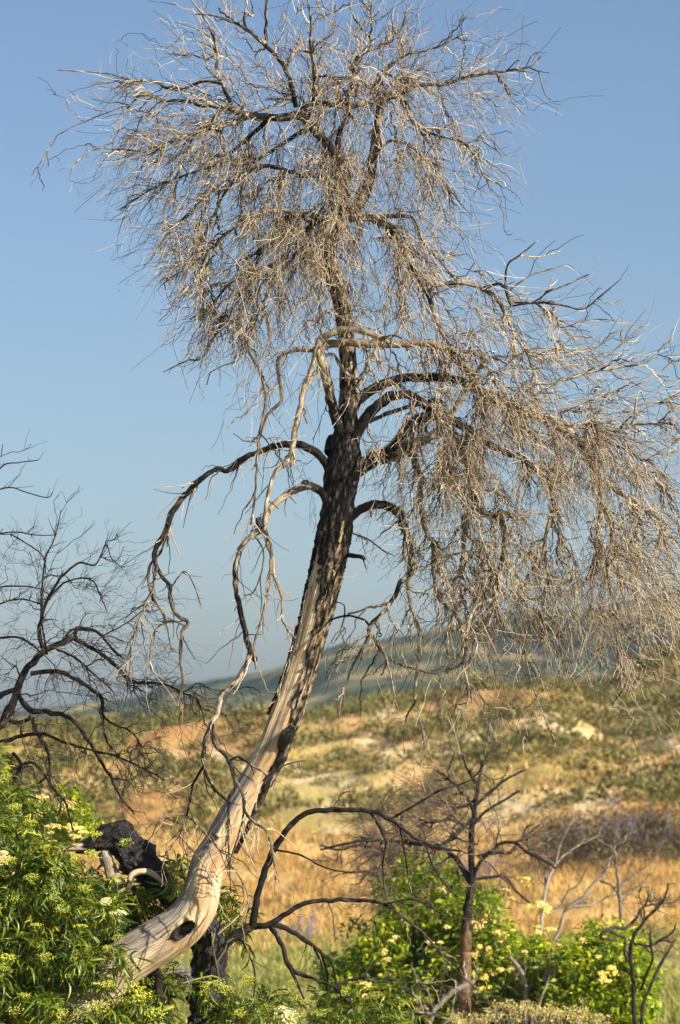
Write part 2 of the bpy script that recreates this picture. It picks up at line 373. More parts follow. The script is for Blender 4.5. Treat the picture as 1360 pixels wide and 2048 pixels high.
# ------------------------------------------------------------------ branch growing
class Skel:
    """nodes of a tree: world position, direction, radius"""
    def __init__(s, D):
        s.D = D; s.px = D/FPX
        s.pos = np.zeros((0, 3)); s.dir = np.zeros((0, 3)); s.r = np.zeros(0); s.ch = np.zeros(0); s.scr = np.zeros((0, 3))
    def add(s, pos, r, ch, scr=None):
        d = norm(np.gradient(pos, axis=0))
        s.pos = np.vstack([s.pos, pos]); s.dir = np.vstack([s.dir, d]); s.r = np.append(s.r, r)
        s.ch = np.append(s.ch, np.broadcast_to(ch, len(pos)))
        if scr is not None: s.scr = np.vstack([s.scr, scr])
def limb(sk, pts, ch=(0, 0), dy=None, name='limb', mat_=None, parent=None, sides=10, wig=.5, tone=None, hires=False):
    """traced limb: pts = (x, y, r) in photograph pixels at the tree's distance; dy = depth offsets at start and end"""
    p = np.array([(a[0], a[1], a[2]) for a in pts], float)
    if dy is None or dy[0] is None:
        if len(sk.scr):
            q = ((sk.scr[:, :2]-p[0, :2])**2).sum(1); i = q.argmin(); d0 = sk.scr[i, 2] if q[i] < 40**2 else 0
        else: d0 = 0
        d1 = d0 + (rng.normal()*.35 if dy is None else dy[1])
    else: d0, d1 = dy
    sm = catmull(p, 5.0)
    L = np.append(0, np.cumsum(np.linalg.norm(np.diff(sm[:, :2], axis=0), axis=1))); t = L/L[-1]
    dd = d0 + (d1-d0)*t**.8
    w = np.array([[mnoise.noise(Vector((a/18+d1*31, p[0, 0], k*9))) for k in range(3)] for a in L])
    rr = np.maximum(sm[:, 2], .7)
    amp = wig*np.minimum(rr, 5)*np.minimum(1, t*8)
    sx = sm[:, 0]+w[:, 0]*amp*1.4; sy = sm[:, 1]+w[:, 1]*amp*1.4
    pos = Pn(sx, sy, sk.D+dd+w[:, 2]*.04)
    rw = rr*(1+.16*w[:, 2])*sk.px
    rw[-1] *= .5
    c = np.interp(t, np.linspace(0, 1, len(ch)), ch)
    sk.add(pos, rw, c, np.stack([sx, sy, dd], 1))
    sd = sides if rr.max() > 3.5 else 6
    V, F, A = tubes(pos[None], rw[None], sd, tone=[rng.random() if tone is None else tone], char=c[None], bump=.10)
    o = link(name, mesh_np(name, V, F, A, True), mat_, parent)
    return o, pos
def flow_fn(anch, D):
    a = np.array(anch, float)
    pos = Pn(a[:, 0], a[:, 1], D); v = np.stack([a[:, 2], 0*a[:, 2], -a[:, 3]], 1); v = norm(v)
    def f(Q):
        d2 = ((Q[:, None, [0, 2]]-pos[None][:, :, [0, 2]])**2).sum(-1)+.02
        w = 1/d2**1.5
        return norm((w[..., None]*v[None]).sum(1))
    return f
def grid_pts(rows, n, D, sd, x0=0, y0=0, cell=80, power=1.3, blob=None):
    C = []; Wt = []
    for (r, line) in rows:
        for c_, ch in enumerate(line):
            if ch != '0' and ch != ' ': C.append((x0+c_*cell, y0+r*cell)); Wt.append(float(ch)**power)
    C = np.array(C); Wt = np.array(Wt)/sum(Wt)
    k = rng.choice(len(C), n*3, p=Wt); xy = C[k]+rng.random((n*3, 2))*cell*1.15-cell*.075
    w = fbm(xy[:, 0]/62+1, xy[:, 1]/80, 3, 91)**1.7*(.5+fbm(xy[:, 0]/24, xy[:, 1]/50, 2, 12)); w = w/w.sum(); xy = xy[rng.choice(n*3, n, p=w, replace=False)]
    return Pn(xy[:, 0], xy[:, 1], D+rng.normal(size=n)*sd)
def grow(sk, A, flow, K, minl, maxl, r0, r1, arch=.25, crook=.03, add=True, flowk=.7, lim=.8, tipjit=.35, near=110, batch=None):
    """join every target point to the skeleton by a curved shoot, working outwards in batches"""
    from mathutils.kdtree import KDTree
    u = sk.px
    def kd_of(P_):
        kd = KDTree(len(P_))
        for i, p in enumerate(P_): kd.insert(p, i)
        kd.balance(); return kd
    kd = kd_of(sk.pos)
    dm = np.array([kd.find(a)[2] for a in A]); A = A[np.argsort(dm)]; FL = flow(A)
    paths = []; radii = []; chs = []
    mn = minl*u; mx_ = maxl*u; tt = np.linspace(0, 1, K)[:, None]
    batch = batch or max(12, len(A)//14)
    for b0 in range(0, len(A), batch):
        if b0: kd = kd_of(sk.pos)
        newp = []; newd = []; newr = []; newc = []
        for a, f in zip(A[b0:b0+batch], FL[b0:b0+batch]):
            c = kd.find_n(a, near)
            ii = np.array([q[1] for q in c if mn < q[2] < mx_], int)
            if len(ii) == 0:
                c = kd.find_n(a, near*12); ii = np.array([q[1] for q in c if mn < q[2] < mx_], int)
                if len(ii) == 0: continue
            v = a-sk.pos[ii]; d = np.sqrt((v*v).sum(1)); vv = v/d[:, None]
            cost = d*(1+flowk*(1-vv@f)+.35*(1-(vv*sk.dir[ii]).sum(1)))+rng.random(len(ii))*mn*.5
            q = cost.argmin(); j = ii[q]; dist = d[q]; p0 = sk.pos[j]
            f2 = norm(f+rng.normal(size=3)*tipjit)
            s = norm(.45*sk.dir[j]+.5*f+.6*vv[q]+np.array((0, 0, arch))+rng.normal(size=3)*.25)
            p1 = p0+s*dist*.4; p2 = a-f2*dist*.35
            path = (1-tt)**3*p0+3*(1-tt)**2*tt*p1+3*(1-tt)*tt**2*p2+tt**3*a
            jit = rng.normal(size=(K, 3))*crook*dist; jit[0] = 0
            path = path+jit
            ra = min(sk.r[j]*lim, r0*u*(.6+.8*rng.random())); rb = min(ra*.8, r1*u*(.7+.6*rng.random()))
            ra_ = ra+(rb-ra)*tt[:, 0]**.8
            ch_ = np.linspace(sk.ch[j], max(0, sk.ch[j]-.35), K)
            paths.append(path); radii.append(ra_); chs.append(ch_)
            newp.append(path[1:]); newd.append(norm(np.gradient(path, axis=0))[1:]); newr.append(ra_[1:]); newc.append(ch_[1:])
        if add and newp:
            sk.pos = np.vstack([sk.pos]+newp); sk.dir = np.vstack([sk.dir]+newd); sk.r = np.concatenate([sk.r]+newr); sk.ch = np.concatenate([sk.ch]+newc)
    return np.array(paths), np.array(radii), np.array(chs)
def shoots(sk, n, K, lo, hi, r0, r1, flow, sel=None, spread=.6, curl=.5):
    """short free twiglets sprouting from existing nodes"""
    u = sk.px
    w = np.ones(len(sk.pos)) if sel is None else sel.astype(float)
    w = w/w.sum(); j = rng.choice(len(sk.pos), n, p=w)
    p0 = sk.pos[j]; f = flow(p0); L = (lo+(hi-lo)*rng.random(n)**1.6)*u
    d = norm(.6*sk.dir[j]+.6*f+rng.normal(size=(n, 3))*spread)
    cv = norm(rng.normal(size=(n, 3))+f*.5)*curl
    t = np.linspace(0, 1, K)[None, :, None]
    path = p0[:, None]+d[:, None]*L[:, None, None]*t+cv[:, None]*L[:, None, None]*t*t*.8
    path[:, 1:] += rng.normal(size=(n, K-1, 3))*(L*.02)[:, None, None]
    ra = np.minimum(sk.r[j]*.8, r0*u*(.6+.7*rng.random(n)))
    rad = ra[:, None]*(1-.55*t[0, :, 0][None])
    rad = np.maximum(rad, r1*u*.6)
    return path, rad, sk.ch[j][:, None]*np.ones(K)*.6
def parts_from(paths, radii, chs, name, mt, parent, sides=6, tone_fn=None):
    for i in range(len(paths)):
        V, F, A = tubes(paths[i:i+1], radii[i:i+1], sides, char=chs[i:i+1], tone=None if tone_fn is None else [tone_fn()])
        link(name, mesh_np(name, V, F, A, True), mt, parent)

# ------------------------------------------------------------------ THE DEAD TREE
D0 = 30.0
tree = thing('dead_tree', 'tall dead leaning tree with bare pale wood on its lower trunk and drooping dry twigs', 'tree', P(120, 2150, D0))
sk = Skel(D0)
TR = [(95, 2230, 62), (115, 2110, 60), (165, 2015, 56), (225, 1945, 50), (275, 1908, 48), (325, 1878, 46), (365, 1850, 44), (393, 1812, 42), (407, 1765, 39), (418, 1725, 38),
      (438, 1695, 37), (462, 1650, 36), (488, 1600, 34), (516, 1550, 34), (543, 1500, 35), (560, 1455, 34), (581, 1400, 33), (598, 1350, 32),
      (613, 1300, 31), (627, 1250, 31), (639, 1200, 31), (651, 1150, 31), (662, 1100, 31), (671, 1050, 30), (678, 1000, 29), (682, 960, 31), (688, 925, 31), (690, 890, 25),
      (693, 850, 20), (696, 815, 17), (697, 780, 16), (696, 730, 15), (694, 690, 15), (690, 650, 15), (685, 615, 15), (677, 580, 16), (667, 550, 15), (657, 520, 14), (660, 490, 13), (670, 462, 13), (688, 435, 13)]
TR = [(x, y, r*np.interp(y, [1080, 1200, 1280, 1500, 1660, 1740, 1790], [1, .95, .90, .85, .86, .95, 1])) for x, y, r in TR]
trs = catmull(TR, 3.0)
Ltr = np.append(0, np.cumsum(np.linalg.norm(np.diff(trs[:, :2], axis=0), axis=1)))
trpos = Pn(trs[:, 0], trs[:, 1], D0); trr = trs[:, 2]*sk.px
iB = int(np.argmin(np.abs(trs[:, 1]-1060)))       # above here bark all round
def trunk_tube(i0, i1, sides, a0, a1, roff, disp, sc):
    """section of the trunk from index i0 to i1; a0/a1: angle range arrays (0 = right, pi/2 = to camera, pi = left)"""
    pp = trpos[i0:i1]; T = norm(np.gradient(pp, axis=0)); n_ = len(pp)
    right = norm(np.cross(T, np.array((0, 1., 0)))) # screen-right-ish
    right = np.where(right[:, :1] < 0, -right, right)
    # keep 'right' = lower/right side of trunk
    front = norm(np.cross(T, right)); front = np.where(front[:, 1:2] > 0, -front, front)
    V = np.zeros((n_, sides, 3)); R3 = np.zeros((n_, sides, 3))
    for i in range(n_):
        for s in range(sides):
            a = a0[i]+(a1[i]-a0[i])*s/(sides-1)
            q = Vector((math.cos(a)*2.2, math.sin(a)*2.2, Ltr[i0+i]/200*sc))
            dsp = disp(q, a, trs[i0+i, 1])
            r = trr[i0+i]*roff + dsp
            V[i, s] = pp[i]+right[i]*math.cos(a)*r+front[i]*math.sin(a)*r
            R3[i, s] = (math.cos(a)*trr[i0+i]+3, math.sin(a)*trr[i0+i], Ltr[i0+i]/200)
    return V, R3
def grid_faces(n_, s_, closed=False):
    i = np.arange(n_*s_).reshape(n_, s_)
    j = np.roll(i, -1, 1) if closed else None
    if closed: return np.stack([i[:-1], j[:-1], j[1:], i[1:]], -1).reshape(-1, 4)
    return np.stack([i[:-1, :-1], i[:-1, 1:], i[1:, 1:], i[1:, :-1]], -1).reshape(-1, 4)
def d_heart(q, a, py):
    g = mnoise.noise(Vector((q.x*1.3, q.y*1.3, q.z*.35)))*.022 + mnoise.noise(Vector((q.x*4, q.y*4, q.z*.6)))*.007
    # broad hollow + fluting where the trunk flares at the bend, twisted wrinkles in the elbow
    if 1690 < py < 1800: g += .0045*math.sin(q.z*46+q.x*1.5+mnoise.noise(q)*2)*math.exp(-((py-1765)/30)**2)
    g += .022*max(0, math.sin(a*5+q.z*.4))*math.exp(-((py-1660)/70)**2)
    return g
i0, i1 = 0, iB+14
n_ = i1-i0; sd = 72
V, R3 = trunk_tube(i0, i1, sd, np.zeros(n_), np.full(n_, 2*math.pi*(sd-1)/sd), .955, d_heart, 3)
py_ = trs[i0:i1, 1]
ang = np.linspace(0, 2*math.pi*(sd-1)/sd, sd)
tone = np.clip(.15+.75*np.exp(-((ang[None]-2.6)/.75)**2)*np.where(py_ > 1560, 1, .35)[:, None]+.25*sstep(1820, 1900, py_)[:, None], 0, 1)
# knot hollow near the elbow
def dent(V, c, r, depth, rim):
    cc = P(c[0], c[1], D0-.18)
    dx = (V-cc)[..., 0]; dz = (V-cc)[..., 2]
    ux = dx*math.cos(.62)+dz*math.sin(.62); uz = -dx*math.sin(.62)+dz*math.cos(.62)
    an = np.arctan2(uz, ux)
    d = np.sqrt((ux/1.5)**2+uz**2)/r*(1+.16*np.sin(an*3+1)+.1*np.sin(an*5+.4))
    front = V[..., 1] < D0+.02
    dis = np.where(front, -depth*np.exp(-(d**4))+rim*np.exp(-((d-1.2)/.3)**2)*(1+.5*np.sin(an*4)), 0)
    V[..., 1] -= dis
    return np.where(front, 1.1*np.exp(-(np.sqrt(((ux+.05)/2.2)**2+uz**2)/r/1.15)**4), 0)
hole = dent(V, (372, 1856), .058, .13, .025)
hole2 = dent(V, (424, 1678), .035, .07, .02)
me = mesh_np('trunk', V, grid_faces(n_, sd, True), dict(rest=R3.reshape(-1, 3), tone=tone.ravel(), char=hole.ravel()), True)
link('trunk', me, M_heart, tree)
# the dark heart of the knot: charred plug sitting in the hollow
kc = P(373, 1856, D0-.17)
def blobtube(name, pts, D, dys, mt, parent, sides=22, rough=.18, freq=6, step=4, tone=.5, char=1.0, cap=True):
    sm = catmull(np.array(pts, float), step); L = np.append(0, np.cumsum(np.linalg.norm(np.diff(sm[:, :2], axis=0), axis=1)))
    u = D/FPX
    pp = Pn(sm[:, 0], sm[:, 1], D+np.interp(L/L[-1], np.linspace(0, 1, len(dys)), dys))
    T = norm(np.gradient(pp, axis=0)); ref = np.array((0, 1., 0)); A_ = norm(np.cross(T, ref)); B2 = np.cross(T, A_)
    V = np.zeros((len(pp), sides, 3)); R3 = np.zeros((len(pp), sides, 3))
    for i in range(len(pp)):
        for s in range(sides):
            a = s/sides*2*math.pi
            q = Vector((math.cos(a)*1.5, math.sin(a)*1.5, L[i]*u*freq))
            r = sm[i, 2]*u*(1+rough*(mnoise.noise(q*1.2)*1.2+mnoise.noise(q*3.1)*.8+mnoise.noise(Vector((q.x*5, q.y*5, q.z*.6)))*.5))
            V[i, s] = pp[i]+(A_[i]*math.cos(a)+B2[i]*math.sin(a))*r
            R3[i, s] = (math.cos(a)*sm[i, 2]*u+pts[0][0]*.01, math.sin(a)*sm[i, 2]*u, L[i]*u)
    F = grid_faces(len(pp), sides, True)
    me = mesh_np(name, V, F, dict(rest=R3.reshape(-1, 3), tone=np.full(V.shape[0]*sides, tone), char=np.full(V.shape[0]*sides, char)), True)
    if cap:
        import bmesh
        bm = bmesh.new(); bm.from_mesh(me); bm.verts.ensure_lookup_table()
        rows = [(row, [bm.verts[row*sides+s] for s in range(sides)]) for row in (0, len(pp)-1)]
        for row, vs in rows:
            try:
                f = bm.faces.new(vs if row else vs[::-1])
                r_ = bmesh.ops.poke(bm, faces=[f])
                for v_ in r_['verts']: v_.co -= Vector(T[row])*(.25*sm[row, 2]*u)*(1 if row else -1)
            except ValueError: pass
        bm.to_mesh(me); bm.free()
    return link(name, me, mt, parent)
blobtube('knot', [(350, 1869, 4), (362, 1862, 8), (376, 1853, 9), (386, 1846, 5)], D0, [-.10, -.13], M_char, tree, 14, .25)
blobtube('knot', [(418, 1679, 3), (424, 1677, 5), (430, 1675, 3)], D0, [-.16, -.16], M_char, tree, 10, .2)
blobtube('knot', [(561, 1498, 8), (570, 1478, 13), (578, 1466, 14), (590, 1462, 9)], D0, [-.11, -.19, -.2], M_char, tree, 16, .25)
# bark of the upper trunk (all round)
def d_bark(q, a, py):
    v = Vector((q.x*3.3, q.y*3.3, q.z*1.1))
    r1 = abs(mnoise.noise(v)); r2 = mnoise.noise(v*2.3)
    k = min(1, 16*max(trr_at(py), .03)/2.4)
    return (.028*(1-2.2*r1)+.010*r2+.008*mnoise.noise(v*5))*k
def trr_at(py): return float(np.interp(-py, -trs[:, 1], trr))
j0 = iB; n_ = len(trs)-j0; sd = 60
V, R3 = trunk_tube(j0, len(trs), sd, np.zeros(n_), np.full(n_, 2*math.pi*(sd-1)/sd), 1.0, d_bark, 3)
py_ = trs[j0:, 1]
ch = np.interp(-py_, [-1060, -900, -840, -780, -700, -560, -430], [.8, .85, .75, .12, .0, .2, .3])[:, None]*np.ones(sd)
me = mesh_np('bark', V, grid_faces(n_, sd, True), dict(rest=R3.reshape(-1, 3), tone=np.full(n_*sd, .5), char=ch.ravel()), True)
link('bark', me, M_trunkbark, tree)
# bark left on the right side of the lower trunk, ragged edge towards the bare wood
k1 = int(np.argmin(np.abs(trs[:, 1]-1690))); n_ = iB+3-k1; pyb = trs[k1:iB+3, 1]
edge = np.interp(-pyb, [-1690, -1640, -1600, -1550, -1500, -1458, -1430, -1400, -1350, -1300, -1250, -1200, -1150, -1120, -1085, -1060], [.2, .5, .65, 1.0, 1.05, .55, 1.2, 1.45, 1.5, 1.5, 1.6, 1.8, 2.1, 2.35, 2.75, 3.1])
edge = edge+np.array([mnoise.noise(Vector((0, p/9., 0)))*.22+mnoise.noise(Vector((3, p/30., 0)))*.25 for p in pyb])
back = np.interp(-pyb, [-1690, -1640, -1500, -1200, -1060], [-.3, -.9, -1.6, -2.6, -3.18])
sd = 56
V, R3 = trunk_tube(k1, iB+3, sd, back, edge, 1.02, d_bark, 3)
# turn the rims inward so the sheet has thickness
c0 = trpos[k1:iB+3]
for e_, q_ in ((0, 1), (-1, -2)):
    V[:, e_] = c0+(V[:, q_]-c0)*.86
V[0] = c0[0]+(V[0]-c0[0])*.88
ch = np.interp(-pyb, [-1690, -1500, -1440, -1300, -1180, -1060], [.5, .5, .05, .1, .3, .8])[:, None]+.25*(np.linspace(-1, 1, sd)[None] > .7)
me = mesh_np('bark', V, grid_faces(n_, sd), dict(rest=R3.reshape(-1, 3), tone=np.full(n_*sd, .5), char=np.clip(ch, 0, 1).ravel()), True)
link('bark', me, M_trunkbark, tree)
# thin strip of bark along the left edge
k2 = int(np.argmin(np.abs(trs[:, 1]-1440))); n_ = iB+2-k2; pyb = trs[k2:iB+2, 1]
lo = np.interp(-pyb, [-1440, -1400, -1350, -1250, -1060], [2.95, 2.75, 2.9, 2.75, 2.9])+np.array([mnoise.noise(Vector((7, p/8., 0)))*.15 for p in pyb])
hi = np.full(n_, 3.9); sd = 16
V, R3 = trunk_tube(k2, iB+2, sd, lo, hi, 1.02, d_bark, 3)
c0 = trpos[k2:iB+2]; V[:, 0] = c0+(V[:, 1]-c0)*.88; V[:, -1] = c0+(V[:, -2]-c0)*.88
me = mesh_np('bark', V, grid_faces(n_, sd), dict(rest=R3.reshape(-1, 3), tone=np.full(n_*sd, .5), char=np.full(n_*sd, .75)), True)
link('bark', me, M_trunkbark, tree)
# peeling fibres and splinters
spl = []; rad = []
for _ in range(60):
    which = random.random()
    if which < .35: x, y = random.uniform(612, 632), random.uniform(1120, 1230); x = np.interp(-y, -trs[::-1, 1][::-1], trs[::-1, 0][::-1])-random.uniform(24, 31); dx, dy_ = random.uniform(-12, 2), random.uniform(10, 60)
    elif which < .6: y = random.uniform(1240, 1420); x = np.interp(-y, -trs[:, 1], trs[:, 0])-30; dx, dy_ = random.uniform(-16, -2), random.uniform(10, 45)
    elif which < .8: x, y = random.uniform(490, 520), random.uniform(1640, 1680); dx, dy_ = random.uniform(-12, 6), random.uniform(8, 45)
    else: x, y = random.uniform(325, 350), random.uniform(1858, 1880); dx, dy_ = random.uniform(-14, 6), random.uniform(8, 30)
    dz = -.14 if which >= .8 else -.05
    t = np.linspace(0, 1, 6)
    spl.append(Pn(x+dx*t+rng.normal(size=6)*1.2, y+dy_*t, D0+dz-.05*t)); rad.append(np.linspace(1.5, .5, 6)*sk.px)
V, F, A = tubes(np.array(spl), np.array(rad), 4, tone=rng.random(60)*.6+.4)
link('splinters', mesh_np('splinters', V, F, A), M_twig, tree, 'stuff')

tk = np.arange(iB-60, len(trs), 3)
sk.add(trpos[tk], trr[tk], np.interp(-trs[tk, 1], [-1200, -900, -780, -430], [.7, .9, .3, .3]), np.stack([trs[tk, 0], trs[tk, 1], 0*tk], 1))

